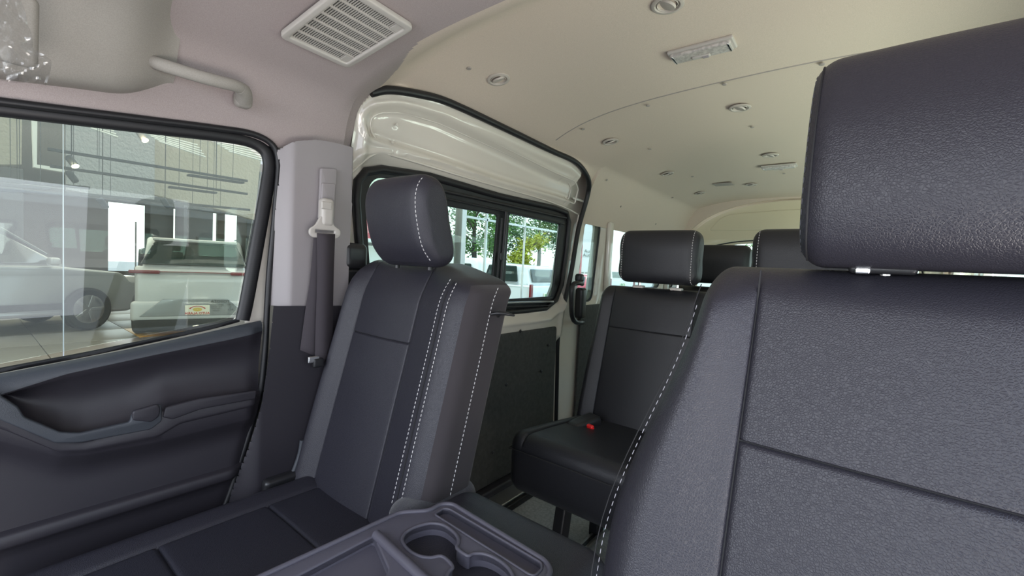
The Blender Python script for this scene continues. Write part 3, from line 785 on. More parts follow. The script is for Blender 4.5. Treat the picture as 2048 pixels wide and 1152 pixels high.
def headrest(rt, cx, prof, hw, m, end_r=.02, mside=None, name='headrest', taper=.0):
    """prof closed list of (y,z) side outline, front first"""
    pr = smooth_path([(0, y, z) for y, z in prof], 8, True); cy_ = sum(p.y for p in pr)/len(pr); cz_ = sum(p.z for p in pr)/len(pr)
    xs = list(np.linspace(-(hw-end_r), hw-end_r, 17)); seq = [(x, 0) for x in xs]
    left = []; right = []
    for k in range(1, 9):
        a = k/8*math.pi/2; ins = end_r*(1-math.cos(a)); dx = end_r*math.sin(a)
        right.append((hw-end_r+dx, ins)); left.insert(0, (-(hw-end_r+dx), ins))
    left = [(-(hw), end_r*1.5), (-(hw-.001), end_r)] + left[1:]; right = right[:-1]+[(hw-.001, end_r), (hw, end_r*1.5)]
    rows = left+seq+right; V = []; Fc = []; n = len(pr)
    for x, ins in rows:
        for p in pr:
            d = Vector((0, p.y-cy_, p.z-cz_)); L = d.length; s = max(L-ins, L*.2)/L
            tz = 1-taper*(abs(x)/hw)**3*max(0, d.z/.09)
            bow_ = .010*(1-(abs(x)/hw)**2) if p.y < cy_ else 0
            V.append((cx+x, cy_+d.y*s-bow_, cz_+d.z*s*tz))
    for i in range(len(rows)-1):
        for k in range(n): Fc.append((i*n+k, (i+1)*n+k, (i+1)*n+(k+1) % n, i*n+(k+1) % n))
    Fc.append(tuple(range(n))); Fc.append(tuple((len(rows)-1)*n+k for k in range(n))[::-1])
    o = mobj(name, V, Fc, m, rt, 60)
    def seam_at(x, frac=(0, .5)):
        out = []
        i0 = int(frac[0]*n); i1 = int(frac[1]*n)
        for k in range(i0, i1+1, 2):
            p = pr[k % n]; d = Vector((0, p.y-cy_, p.z-cz_)); L = d.length; dx = abs(x)-(hw-end_r)
            ins = end_r*(1-math.sqrt(max(0, 1-(dx/end_r)**2))) if dx > 0 else 0
            s = (L-ins+.0006)/L; tz = 1-taper*(abs(x)/hw)**3*max(0, d.z/.09); bow_ = .010*(1-(abs(x)/hw)**2) if p.y < cy_ else 0
            out.append(Vector((cx+x, cy_+d.y*s-bow_, cz_+d.z*s*tz)))
        return out
    return o, seam_at
def cushion(rt, x0, x1, y0, y1, z0, z1, r, m, sx_=(), sy_=(), drop=.0, name='cushion', dome=.012, bol=.018):
    cx, cy = (x0+x1)/2, (y0+y1)/2; a, b, c = (x1-x0)/2, (y1-y0)/2, (z1-z0)/2; r = min(r, c*.95)
    xs = ticks(a, [s-cx for s in sx_], 16, r); ys = ticks(b, [s-cy for s in sy_], 16, r); zs = ticks(c, (), 4, r)
    def wp(x, y, z):
        k = smst(.2, 1, z/c); e_ = dome*math.cos(min(abs(x)/a, 1)*math.pi/2)*math.cos(min(abs(y)/b, 1)*math.pi/2)
        if sx_:
            l, rr = min(sx_)-cx, max(sx_)-cx
            t = (l-x)/(a+l) if x < l else ((x-rr)/(a-rr) if x > rr else 0)
            e_ += bol*math.sin(min(max(t, 0), 1)*math.pi*.8)
            for s in sx_: e_ -= .005*math.exp(-((x-(s-cx))/.003)**2)
            for s in sy_:
                if l < x < rr: e_ -= .005*math.exp(-((y-(s-cy))/.003)**2)
        return (x+cx, y+cy, z+(z0+z1)/2+e_*k+drop*(y/b))
    V, Fc, C = rbox(xs, ys, zs, r, wp)
    o = mobj(name, V, Fc, m, rt, 60)
    return o, wp

# ---- passenger seat
ps = root('passenger_seat', 'black leather front passenger seat with taupe side panel beside the door pillar', 'seat', (-.86, .35, .0))
pf = lambda z: .555 + .25*(z-.42) - .055*math.exp(-((z-.52)/.14)**2)*0 + .02*smst(.9, 1.0, z)
def pw(z): k = smst(.5, 1.0, z); return (-1.120+.022*k, -.632+.004*k)
def psm(z): k = smst(.42, 1.0, z); return (-1.045+.010*k, -.812+.005*k)
o, pt = seat_back(ps, -.86, pf, pw, psm, .806, .135, .034, LEATHER, SIDEFAB, (.36, .998), bol=.03, fine=14, topdrop=.035)
zz = np.linspace(.50, .985, 14)
def interp_stitch(pt, x_of, zs_, off=.0009): return [pt(x_of(z), z, off) for z in zs_]
for xn in (.196, .211):
    pts = [pt(xn-.03*math.exp(-((z-.46)/.05)**2)*0, z, .0008) for z in zz]
    stitch('stitching', pts, THREAD, ps, r=.0009)
# groove cord between the twin rows
tube('seam_cord', [pt(.2035, z, .0002) for z in zz], .0016, DTHREAD, ps, 5)
# edge stitch on the inboard side
V = []
def pedge(z): q = pt(.2385, z); xl, xr = pw(z); return Vector((xr-.004, pf(z)+.018-.0, z))
stitch('stitching', [Vector((pw(z)[1]+.0008, pf(z)+.052, z)) for z in np.linspace(.50, .955, 14)], THREAD, ps, r=.0009)
# recliner carpet skirt at the foot of the back
rb('seat_skirt', (-.665, .62, .455), (.09, .20, .14), .035, CARPET, ps)
rb('hinge_cover', (-1.105, .53, .40), (.03, .14, .09), .012, DARKPL2, ps)
tube('skirt_piping', [X_(u, v, -1.105) for u, v in [(604, 880), (600, 905), (592, 930), (580, 958), (560, 985), (545, 1000)]], .006, SILLPL, ps, 8, sm=4)
o, wp = cushion(ps, -1.10, -.655, .02, .60, .28, .425, .05, LEATHER, (-1.02, -.735), (.235, .435), 0, dome=.006, bol=.016)
# release lever
lv = [X_(983, 628, -.628), X_(995, 626, -.615), X_(1010, 627, -.60), X_(1028, 631, -.592)]
tube('recline_lever', lv, [.007, .0075, .0075, .004], DARKPL2, ps, 10, flat=(1, .6)); 
p = X_(994, 627, -.633); lathe('lever_escutcheon', [(.012, 0), (.012, .003), (.008, .005)], tuple(p), DARKPL2, ps, 16, 'x')
hp_ = [(y_, z_-.010) for y_, z_ in [(.640, 1.01), (.615, 1.04), (.598, 1.09), (.592, 1.14), (.600, 1.175), (.622, 1.195), (.655, 1.19), (.680, 1.15), (.70, 1.08), (.708, 1.02), (.69, 1.0), (.66, .998)]]
o, sa = headrest(ps, -.822, hp_, .107, LEATHER, .034, taper=.0)
stitch('stitching', sa(.090, (-.02, .40)), THREAD, o, r=.0009)
for x_ in (-.89, -.77): tube('headrest_post', [(x_, .672, .98), (x_, .672, 1.03)], .006, DARKPL2, o, 10)
for x_ in (-.89, -.77): rb('post_sleeve', (x_, .672, 1.004), (.045, .03, .012), .005, DARKPL2, o)
rb('seat_base', (-.88, .36, .14), (.40, .46, .27), .02, DARKPL, ps)

# ---- driver seat
ds = root('driver_seat', 'large black leather driver seat nearest the camera on the right', 'seat', (.12, .3, 0))
df = lambda z: .478 + .25*(z-.84)
def dw(z):
    k = smst(.70, 1.0, z); xl = -.203+.068*k
    return (xl, .355-.03*k)
def dsm(z): return (-.083+.003*smst(.7, 1, z), .295)
o, dpt = seat_back(ds, .1, df, dw, dsm, .838, .135, .040, LEATHER, None, (.36, 1.012), bol=.030, fine=20)
stitch('stitching', [dpt(-.2335, z, .0002) for z in np.linspace(.55, .975, 20)], GTHREAD2, ds, .0055, .0030, r=.00042)
tube('seam_cord', [dpt(-.2385, z, .0002) for z in np.linspace(.45, .99, 24)], .0006, DTHREAD, ds, 6)
cushion(ds, -.13, .33, -.04, .52, .28, .425, .05, LEATHER, (-.05, .25), (.2,), 0, dome=.006)
rb('seat_base', (.10, .25, .14), (.40, .46, .27), .02, DARKPL, ds)
dh_ = [(y_, z_-.016) for y_, z_ in [(.515, 1.035), (.492, 1.055), (.482, 1.10), (.492, 1.16), (.520, 1.215), (.55, 1.238), (.585, 1.232), (.60, 1.18), (.60, 1.10), (.592, 1.045), (.57, 1.032), (.54, 1.03)]]
o, sa = headrest(ds, .108, dh_, .156, LEATHER, .022)
stitch('stitching', sa(-.1545, (-.05, .45)), GTHREAD, o, .006, .004, r=.0006)
tube('seam_cord', sa(-.149, (-.05, .45)), .0010, DTHREAD, o, 6)
tube('seam_cord', [Vector((x, .5225-.010*(1-((x-.108)/.16)**2), 1.019)) for x in np.linspace(-.03, .25, 12)], .0014, DTHREAD, ds, 6)
for x_ in (.02, .19):
    tube('headrest_post', [(x_, .548, .98), (x_, .548, 1.05)], .0055, CHROME, o, 12)
    rb('post_sleeve', (x_-.003, .548, 1.014), (.05, .034, .009), .004, DARKPL2, ds)
p = Y_(1725, 541, .535); rb('sleeve_button', p, (.012, .010, .007), .002, CHROME, ds)

# ---- rear bench seats
def rear_seat(cx, cy, label, group, details=True):
    s = root('rear_seat', label, 'seat', (cx, cy-.1, 0), group)
    f = lambda z: cy-.13+.26*(z-.42)
    W = lambda z: (cx-.222+.015*smst(.5, .95, z), cx+.222-.015*smst(.5, .95, z))
    sm_ = lambda z: (cx-.15, cx+.15)
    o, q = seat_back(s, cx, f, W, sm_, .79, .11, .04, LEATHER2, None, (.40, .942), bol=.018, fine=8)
    y1 = cy+.008
    hp2 = [(y1+.008, .965), (y1-.010, .985), (y1-.014, 1.04), (y1-.012, 1.10), (y1+.005, 1.145), (y1+.035, 1.155), (y1+.065, 1.145), (y1+.08, 1.09), (y1+.082, 1.0), (y1+.07, .965), (y1+.04, .96)]
    o, sa2 = headrest(s, cx, hp2, .145, LEATHER2, .034)
    hr_ = o
    if details:
        stitch('stitching', sa2(.126, (-.04, .42)), THREAD, o, r=.0009); stitch('stitching', sa2(-.126, (-.04, .42)), THREAD, o, r=.0009)
        stitch('stitching', [Vector((W(z)[0]-.0006, f(z)+.03, z)) for z in np.linspace(.5, .9, 8)], DTHREAD, s, r=.0009)
        for x_ in (-.07, .07):
            tube('headrest_post', [(cx+x_, y1+.035, .92), (cx+x_, y1+.035, .975)], .006, CHROME, hr_, 8)
            rb('post_sleeve', (cx+x_, y1+.03, .945), (.04, .03, .01), .004, GREYPL2, s)
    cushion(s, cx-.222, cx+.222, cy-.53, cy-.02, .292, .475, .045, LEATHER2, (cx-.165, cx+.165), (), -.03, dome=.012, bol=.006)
    for x_ in (-.135, .14):
        rb('leg', (cx+x_, cy-.32, .163), (.038, .055, .322), .006, DARKPL2, s, rot=(-.18, 0, 0))
        rb('leg', (cx+x_, cy-.06, .163), (.038, .055, .322), .006, DARKPL2, s)
    if details:
        z_ = .447; tube('seam_cord', [(cx-.226, cy-.30, z_-.02), (cx-.222, cy-.50, z_+.0), (cx-.18, cy-.531, z_+.008), (cx, cy-.5325, z_+.01), (cx+.2, cy-.531, z_+.008)], .0018, DTHREAD, s, 5, sm=5)
        for x_ in (-.135, .14):
            rb('rail_latch', (cx+x_, cy-.30, .03), (.04, .06, .03), .008, CHROME, s)
        rb('seat_pan', (cx, cy-.22, .285), (.36, .34, .02), .006, DARKPL2, s)
    return s
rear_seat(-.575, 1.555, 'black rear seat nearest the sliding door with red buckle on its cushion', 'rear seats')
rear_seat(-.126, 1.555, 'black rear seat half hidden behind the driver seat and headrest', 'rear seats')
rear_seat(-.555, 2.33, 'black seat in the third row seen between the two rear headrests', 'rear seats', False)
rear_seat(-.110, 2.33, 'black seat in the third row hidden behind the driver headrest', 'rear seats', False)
# belt buckle on the second row cushion
bk = root('belt_buckle', 'black seat belt buckle with red button on the rear seat cushion', 'buckle', tuple(Z_(1180, 865, .46)))
p = Z_(1168, 862, .47); rb('buckle_body', (p[0]-.02, p[1]+.035, p[2]+.005), (.060, .12, .050), .016, DARKPL2, bk, rot=(.15, 0, -.3))
p = Z_(1181, 857, .485); rb('release_button', p, (.026, .014, .026), .005, RED, bk, rot=(.2, 0, -.3))
b2 = root('belt_tongue', 'black belt tongue and webbing lying beside the red buckle', 'buckle', tuple(Z_(1205, 875, .46)))
p = Z_(1196, 874, .465); rb('tongue_grip', p, (.055, .035, .022), .008, DARKPL2, b2, rot=(0, 0, -.5))
ribbon('webbing', [Z_(1208, 872, .462), Z_(1240, 885, .458), Z_(1290, 903, .455)], [Z_(1205, 886, .462), Z_(1240, 903, .458), Z_(1290, 925, .455)], .003, WEB, b2)

# ================================================================== CONSOLE: folded middle seat with cup holders
cs = root('centre_console', 'folded middle seat back with grey cup holder tray between the front seats', 'console', (-.47, .35, .40))
ZT = .545
xl, xr = -.617, -.345
rb('padded_back', (-.465, .30, .44), (.36, .80, .17), .05, LEATHER, cs)
rb('rear_pad', (-.455, .628, .455), (.34, .12, .12), .045, SIDEFAB, cs)
def ZZ(pts, z=ZT): return [tuple(Z_(u, v, z)[:2]) for u, v in pts]
outer = ZZ([(440, 1194), (800, 1027), (858, 1024), (882, 1010), (905, 1010), (1094, 1126), (1103, 1148), (1085, 1165), (990, 1230), (800, 1330)])
well = [tuple(Z_(u, v, ZT)[:2]) for u, v in [(804, 1080), (812, 1066), (832, 1055), (860, 1048), (885, 1051), (903, 1062), (915, 1075), (917, 1088), (914, 1098), (935, 1113), (946, 1109), (967, 1109), (991, 1118), (1013, 1134), (1026, 1153), (1030, 1175), (1012, 1198), (975, 1210), (930, 1203), (900, 1180), (893, 1160), (897, 1146), (905, 1137), (898, 1125), (882, 1114), (862, 1117), (842, 1115), (822, 1106), (809, 1093)]]
well = [(p.x, p.y) for p in smooth_path([(a, b, 0) for a, b in well], 3, True)]
tray = fillet(ZZ([(869, 1030), (886, 1018), (899, 1019), (1083, 1127), (1084, 1140), (1070, 1153), (1058, 1150)]), .006)
flat = fillet(ZZ([(560, 1170), (748, 1072), (778, 1140), (700, 1260), (560, 1230)]), .008)
outerf = fillet(outer, [.01, .012, .012, .015, .015, .015, .02, .02, .02, .02])
plate('tray_deck', outerf, [well, tray, flat], 'z', ZT-.006, .014, CONPL, cs, .003)
def rimloop(name, poly, z0, z1, m, closed=True):
    n = len(poly); V = [(q[0], q[1], z1) for q in poly]+[(q[0], q[1], z0) for q in poly]
    Fc = [(k, (k+1) % n, n+(k+1) % n, n+k) for k in range(n)]+[tuple(range(n, 2*n))]
    return mobj(name, V, Fc, m, cs, 40)
rimloop('cup_well', well, ZT-.065, ZT-.002, CONPL); rimloop('coin_tray', tray, ZT-.009, ZT-.002, CONPL); rimloop('flat_recess', flat, ZT-.014, ZT-.002, CONPL)
tube('raised_lip', [(q[0], q[1], ZT+.002) for q in [Vector(q) for q in outerf]], .0042, CONPL, cs, 8, True)
tube('cup_rim', [(q[0], q[1], ZT+.001) for q in well], .003, CONPL, cs, 8, True)
tube('tray_rim', [(q[0], q[1], ZT+.001) for q in tray], .002, CONPL, cs, 8, True)
ledge = [Z_(u, v, ZT+.003) for u, v in [(752, 1069), (790, 1105), (850, 1160), (900, 1200)]]
tube('ledge', ledge, .008, CONPL, cs, 8)
lp = rb('tray_body', (-.48, .30, ZT-.045), (.27, .58, .05), .012, CONPL, cs)
bpy.data.objects.remove(lp)

# ================================================================== ROOF FITTINGS
def vent_outlet(u, v, label):
    p = ceil_pt(u, v); n = ceil_n(p); q = n.to_track_quat('Z', 'Y').to_matrix()
    rt = root('air_vent', label, 'air vent', tuple(p), 'round ceiling air vents')
    def lat(name, prof, m, seg=32, rotm=None, sq=1):
        V = []; Fc = []
        for r_, h in prof:
            for k in range(seg):
                a = 2*math.pi*k/seg; w_ = Vector((r_*math.cos(a), r_*math.sin(a)*sq, h))
                if rotm: w_ = rotm @ w_
                V.append(tuple(Vector(p)+q @ w_))
        for i in range(len(prof)-1):
            for k in range(seg): Fc.append((i*seg+k, i*seg+(k+1) % seg, (i+1)*seg+(k+1) % seg, (i+1)*seg+k))
        if prof[-1][0] < .002 or name != 'bezel': Fc.append(tuple((len(prof)-1)*seg+k for k in range(seg)))
        return mobj(name, V, Fc, m, rt, 35)
    lat('bezel', [(.036, 0), (.036, .003), (.034, .0045), (.028, .005), (.0255, .003), (.025, -.004)], VENTPL)
    lat('throat', [(.0255, -.001), (.022, .0), (.0215, -.012), (.001, -.012)], DARKPL2)
    rm = Matrix.Rotation(.38, 3, 'Y')
    lat('flap', [(.0205, 0), (.0205, .002), (.019, .005), (.006, .0065), (.001, .0065)], VENTPL, rotm=rm)
    lat('flap_ring', [(.0235, -.002), (.0235, .003), (.0222, .004), (.0212, .003), (.0212, -.002)], VENTPL)
for u, v, l in [(997, 158, 'round ceiling air vent above the front end of the sliding door'), (1221, 283, 'round ceiling air vent just behind the headliner seam, left row'),
                (1335, 347, 'round ceiling air vent, third of the left row'), (1400, 386, 'round ceiling air vent, farthest of the left row'),
                (1335, 8, 'round ceiling air vent cut off by the top of the photograph'), (1480, 215, 'round ceiling air vent just behind the seam, middle row'),
                (1541, 310, 'round ceiling air vent in front of the far dome lamp'), (1502, 369, 'round ceiling air vent beside the flat cover near the hatch')]:
    vent_outlet(u, v, l)
LENS = mat('ribbed clear lens', (.42, .39, .36), .18, spec=.8, bump=(300, .6, .001), noise=(120, (.58, .54, .50), .4, .6))
def dome(u, v, label):
    p = ceil_pt(u, v); rt = root('dome_lamp', label, 'lamp', tuple(p), 'ceiling dome lamps')
    rb('lamp_base', (p[0], p[1], p[2]-.004), (.165, .062, .010), .004, GREYPL2, rt)
    rb('lens', (p[0], p[1], p[2]-.011), (.152, .050, .012), .005, LENS, rt)
    for s in (-1, 1): rb('lens_end', (p[0]+s*.070, p[1], p[2]-.012), (.006, .044, .013), .002, CHROME, rt)
    rb('switch_housing', (p[0]-.002, p[1]+.010, p[2]-.018), (.046, .014, .006), .003, GREYPL2, rt)
    rb('switch', (p[0]+.010, p[1]+.010, p[2]-.021), (.016, .010, .005), .002, GREYPL, rt)
dome(1403, 96, 'rectangular dome lamp with ribbed lens in front of the headliner seam')
dome(1558, 331, 'rectangular dome lamp with ribbed lens far back beside the driver headrest')

# ---- intake grille in the cab roof
gc = [ceil_pt(552, 66), ceil_pt(695, 127), ceil_pt(829, 46)]
gr = root('ceiling_grille', 'large slatted rectangular air grille in the cab roof', 'grille', tuple((gc[0]+gc[2])/2))
O = Vector(gc[1]); ex = (Vector(gc[2])-O); ey = (Vector(gc[0])-O)
(lambda *a: 0)('G', gc, ex.length, ey.length)
GW = ex.length; GL = ey.length*1.42
ex.normalize(); ey = (ey-ex*ey.dot(ex)).normalized(); nn = ex.cross(ey).normalized(); nn = nn if nn.z < 0 else -nn
GL = (Vector(gc[0])-O).length
def gplace(a, b, c): return tuple(O+ex*a+ey*b+nn*c)
def gbox(V, Fc, a0, a1, b0, b1, c0, c1):
    b = len(V)
    for c in (c0, c1):
        for (a, bb) in ((a0, b0), (a1, b0), (a1, b1), (a0, b1)): V.append(gplace(a, bb, c))
    for f in ((0, 3, 2, 1), (4, 5, 6, 7), (0, 1, 5, 4), (1, 2, 6, 5), (2, 3, 7, 6), (3, 0, 4, 7)): Fc.append(tuple(i+b for i in f))
fo = fillet([(0, 0), (GW, 0), (GW, GL), (0, GL)], .016); fi = fillet([(.016, .014), (GW-.016, .014), (GW-.016, GL-.014), (.016, GL-.014)], .006)
plate('grille_frame', fo, [fi], 'z', .008, .012, GREYPL2, gr, .003, bend=lambda x, y, z: gplace(x, y, z))
a0, a1, b0, b1 = .015, GW-.015, .013, GL-.013
V = []; Fc = []; nx_ = 27
for k in range(nx_+1):
    y_ = b0+(b1-b0)*k/nx_; gbox(V, Fc, a0, a1, y_-.0010, y_+.0010, .0060, .0080)
mobj('grille_slats', V, Fc, GREYPL2, gr, 30, stuff=True)
for k in range(1, 7):
    V = []; Fc = []; x_ = a0+(a1-a0)*k/7; gbox(V, Fc, x_-.0016, x_+.0016, b0, b1, .0055, .0102); mobj('grille_rib', V, Fc, GREYPL2, gr, 30)
for q in ((a0, a0+.026, b0, b0+.018), (a1-.026, a1, b0, b0+.018)):
    V = []; Fc = []; gbox(V, Fc, *q, .005, .0104); mobj('grille_pad', V, Fc, GREYPL2, gr, 30)
V = []; Fc = []; gbox(V, Fc, .008, GW-.008, .008, GL-.008, .0025, .004); mobj('grille_backing', V, Fc, DARKPL2, gr, 30)

# ---- moulded overhead shelf at the front left and the grab handle
osf = root('overhead_shelf', 'greenish grey moulded overhead shelf above the passenger window beside the grab handle', 'shelf', (-1.05, .0, 1.4))
V = []; Fc = []
ysl = list(np.linspace(-.62, .12, 16))+list(np.linspace(.135, .285, 22))
prof = [(-1.165, 1.262), (-1.145, 1.263), (-1.125, 1.268), (-1.112, 1.285), (-1.100, 1.325), (-1.083, 1.368), (-1.05, 1.405), (-1.0, 1.430), (-.93, 1.450), (-.84, 1.465), (-.70, 1.475), (-.45, 1.482), (-.2, 1.482), (.1, 1.48)]
prof = [(p.x, p.z) for p in smooth_path([(a, 0, b) for a, b in prof], 3)]
for y in ysl:
    t = smst(.16, .285, y) if y > .16 else 0
    for (x, z) in prof:
        # towards the rear edge the surface curls back up into the headliner
        nx2, nz2 = (-.7, .7) if x < -.98 else (-.15, 1)
        k = .05*t*t
        zz2 = z + nz2*k + .036*smst(-.05, .26, y)*(1-smst(1.26, 1.33, z)); xx2 = x+nx2*k
        V.append((max(xx2, -1.18), y, zz2))
n = len(prof)
for i in range(len(ysl)-1):
    for j in range(n-1): Fc.append((i*n+j, (i+1)*n+j, (i+1)*n+j+1, i*n+j+1))
mobj('shelf_moulding', V, Fc, SHELF, osf, 60)
p = X_(210, 145, -1.122); rb('hole_cover', p, (.010, .046, .022), .003, SHELF, osf, rot=(0, .65, .0))
gh = root('grab_handle', 'grey moulded grab handle over the passenger window', 'handle', tuple(X_(420, 170, -1.10)))
hpth = [X_(u, v, x) for u, v, x in [(270, 112, -1.155), (328, 131, -1.100), (400, 153, -1.078), (445, 165, -1.075), (472, 172, -1.08), (486, 182, -1.095), (488, 198, -1.12)]]
tube('grip', hpth, [.010, .0125, .0125, .0125, .0135, .0135, .014]+[], GREYPL2, gh, 14) if False else None
hs = smooth_path(hpth, 8); tube('grip', hs[:36], .0125, SHELF, gh, 14)
tube('end_boss', hs[35:], [ .0135+.0035*math.sin(min(k/12, 1)*math.pi/2) for k in range(len(hs)-35)], SHELF, gh, 16)
p = X_(486, 200, -1.13); rb('mount_pad', p, (.03, .036, .036), .012, SHELF, gh)

# ---- plastic bag over the sun visor
pb = root('sun_visor', 'sun visor wrapped in clear crumpled plastic in the top left corner', 'sun visor', tuple(X_(20, 60, -.95)))
from mathutils import noise as mn
def bagedge(v):
    return np.interp(v, [-60, 0, 60, 100, 128, 150, 172], [34, 40, 58, 66, 100, 98, 92])
NU, NV = 46, 46; V = []; Fc = []
for i in range(NU+1):
    for j in range(NV+1):
        v_ = -60+j/NV*232; ue = bagedge(v_); v2 = v_ if v_ < 120 else 120+(v_-120)*(.55+.45*i/NU)
        u_ = -140+(ue+140)*i/NU; q = Vector(X_(u_, v2, -.93)); s_, t = i/NU, j/NV
        m_ = abs(mn.noise(Vector((s_*4+t*2, t*4, 1))))*.035+abs(mn.noise(Vector((s_*10-t*7, t*3, 4))))*.010
        q += Vector((m_, 0, 0)); V.append(tuple(q))
for i in range(NU):
    for j in range(NV): a = i*(NV+1)+j; Fc.append((a, a+1, a+NV+2, a+NV+1))
mobj('plastic_wrap', V, Fc, PLASTIC_BAG, pb, 30)
q = X_(-60, 30, -.99); rb('visor_board', q, (.02, .13, .10), .009, SHELF, pb, rot=(0, .2, 0))

# ================================================================== OUTSIDE
GZ = -.60
ground = mat('concrete forecourt', (.36, .34, .31), .85, bump=(8, .3, .02), noise=(3, (.30, .285, .26), .4, .6))
g = bpy.data.objects.new('ground', None); g.location = (0, 0, GZ); link(g); g['kind'] = 'structure'
mobj('forecourt', [(-60, -30, GZ-.02), (40, -30, GZ-.02), (40, 80, GZ-.02), (-60, 80, GZ-.02)], [(0, 1, 2, 3)], ground, g)
TILE = mat('glossy floor tile', (.27, .245, .205), .28, spec=.35)
ORANGE = mat('orange floor tile', (.80, .42, .05), .3)
SX = -4.95
sf = bpy.data.objects.new('showroom_floor', None); sf.location = (-12, 0, GZ); link(sf); sf['kind'] = 'structure'
tm = None
for i in range(9):
    for j in range(9):
        x_ = SX-.1-1.2*(i+.5); y_ = -4.0+1.2*(j+.5)
        if y_ > 5.2: continue
        orange = (i in (4,) and j in (5, 6))
        if tm is None:
            tm = rb('tile', (0, 0, 0), (1.19, 1.19, .02), .003, TILE, None, n=1); tmesh = tm.data; bpy.data.objects.remove(tm)
            om = tmesh.copy(); om.materials.clear(); om.materials.append(ORANGE)
        o = bpy.data.objects.new('tile', om if orange else tmesh); o.location = (x_, y_, GZ-.002+.0); link(o, sf)
mobj('floor_slab', [(-40, -12, GZ-.012), (SX, -12, GZ-.012), (SX, 5.3, GZ-.012), (-40, 5.3, GZ-.012)], [(0, 1, 2, 3)], TILE, sf)
SRC = mat('showroom ceiling', (.62, .60, .56), .9, bump=(20, .6, .02)); STUC = mat('grey stucco', (.42, .42, .43), .95, bump=(25, 1, .03)); BEI = mat('beige plaster', (.44, .40, .33), .9, bump=(25, .8, .02))
WHT = mat('white wall', (.85, .84, .80), .7); DKC = mat('dark cladding', (.05, .055, .06), .5); BRN = mat('brown wall', (.22, .19, .15), .8)
ZC = CZ+2.55
sc_ = bpy.data.objects.new('showroom_ceiling', None); sc_.location = (-12, 0, ZC); link(sc_); sc_['kind'] = 'structure'
rb('ceiling_slab', (-19, -1.5, ZC+.15), (28, 13.6, .2), .01, SRC, sc_); rb('ceiling_slab', (-23, 9.7, ZC+.15), (18, 8.8, .2), .01, SRC, sc_)
rb('canopy', (-3.6, -1.5, ZC+.15), (2.6, 13.6, .2), .01, SRC, sc_)  # unseen slab added to shade the forecourt between van and glass
wb = bpy.data.objects.new('wall_back', None); wb.location = (-30, 0, GZ); link(wb); wb['kind'] = 'structure'
plate('rear_wall', [(-12, GZ), (5.3, GZ), (30, GZ), (30, ZC), (-12, ZC)], [[(a, GZ+.3), (a+2.2, GZ+.3), (a+2.2, CZ+2.2), (a, CZ+2.2)] for a in np.arange(4.8, 28, 2.6)], 'x', -30, .2, BRN, wb)
for a in np.arange(4.8, 28, 2.6): rb('mullion', (-30, a+1.1, CZ-.1), (.08, .06, 2.8), .01, WHT, wb, n=1)
wsd = bpy.data.objects.new('wall_side', None); wsd.location = (-20, -8, GZ); link(wsd); wsd['kind'] = 'structure'
rb('side_wall', (-18, -8, CZ), (26, .2, 4.4), .01, BRN, wsd, n=1)
# solid panels standing in for reflections in the showroom glass
def refl_panel(name, pts, x, th, m, label):
    o = plate(name, [(q[1], min(q[2], ZC+.06)) for q in [X_(u, v, x) for u, v in pts]], [], 'x', x, th, m); tag(o, label, 'partition'); return o
refl_panel('bulkhead', [(128, 60), (312, 60), (307, 250), (306, 400), (200, 392), (134, 380), (130, 330)], -8.2, .15, STUC, 'grey stucco partition behind the showroom glass, left of the beige one')
refl_panel('bulkhead', [(312, 60), (520, 60), (520, 300), (505, 440), (440, 420), (305, 390)], -8.5, .15, BEI, 'beige plaster partition behind the showroom glass, right of the stucco one')
refl_panel('bulkhead', [(-60, 80), (45, 80), (42, 330), (-60, 330)], -8.0, .15, BEI, 'beige wall patch at the left edge of the passenger window')
refl_panel('bulkhead', [(56, 20), (75, 20), (73, 330), (128, 337), (128, 345), (66, 335)], -7.8, .1, WHT, 'narrow white return edge beside the grey stucco partition')
# columns
for u, w_, x_, l in [(21, .42, -15.5, 'dark column behind the silver car roof'), (318, .55, -14.8, 'dark column directly behind the white car, left'), (388, .75, -14.5, 'dark column directly behind the white car, right'), (508, .5, -9.5, 'dark green column at the right edge of the passenger window')]:
    p = X_(u, 450, x_); h_ = X_(u, 345 if u > 500 else 385, x_)[2] if u > 30 else ZC-.9
    o = rb('column', (x_, p[1], (GZ+h_)/2), (w_, w_*.9, h_-GZ), .01, DKC, None, n=1); tag(o, l, 'column')
# track lights and rails
LAMP = mat('lit lamp face', (1, 1, .9), .5, emit=(1, .85, .6), estr=14)
BLK = mat('black metal', (.03, .03, .03), .4)
def hung(name, a, b, sec, label, cat, group, rotx=True):
    rt = root(name, label, cat, tuple((a+b)/2), group); m_ = (a+b)/2
    rb('housing', tuple(m_), (sec[0], abs(b[1]-a[1]), sec[1]), .003, BLK, rt, n=1, rot=(math.atan2(b[2]-a[2], b[1]-a[1]), 0, 0))
    for q in (.2, .8):
        p = a+(b-a)*q; tube('hanger', [(p[0], p[1], p[2]), (p[0], p[1], ZC+.06)], .003, BLK, rt, 5)
for k, (u0, v0, u1, v1, x_) in enumerate([(95, 298, 495, 362, -6.9), (100, 332, 495, 388, -7.1), (0, 360, 180, 376, -6.6), (0, 380, 160, 390, -6.7), (130, 385, 500, 420, -7.4)]):
    hung('lighting_rail', X_(u0, v0, x_), X_(u1, v1, x_), (.03, .032), ['dark ceiling rail carrying the glowing spotlight, topmost', 'dark ceiling rail just under the topmost one', 'short dark ceiling rail at the left window edge, upper', 'short dark ceiling rail at the left window edge, lower', 'thin dark ceiling rail above the white car'][k], 'rail', 'showroom lighting rails')
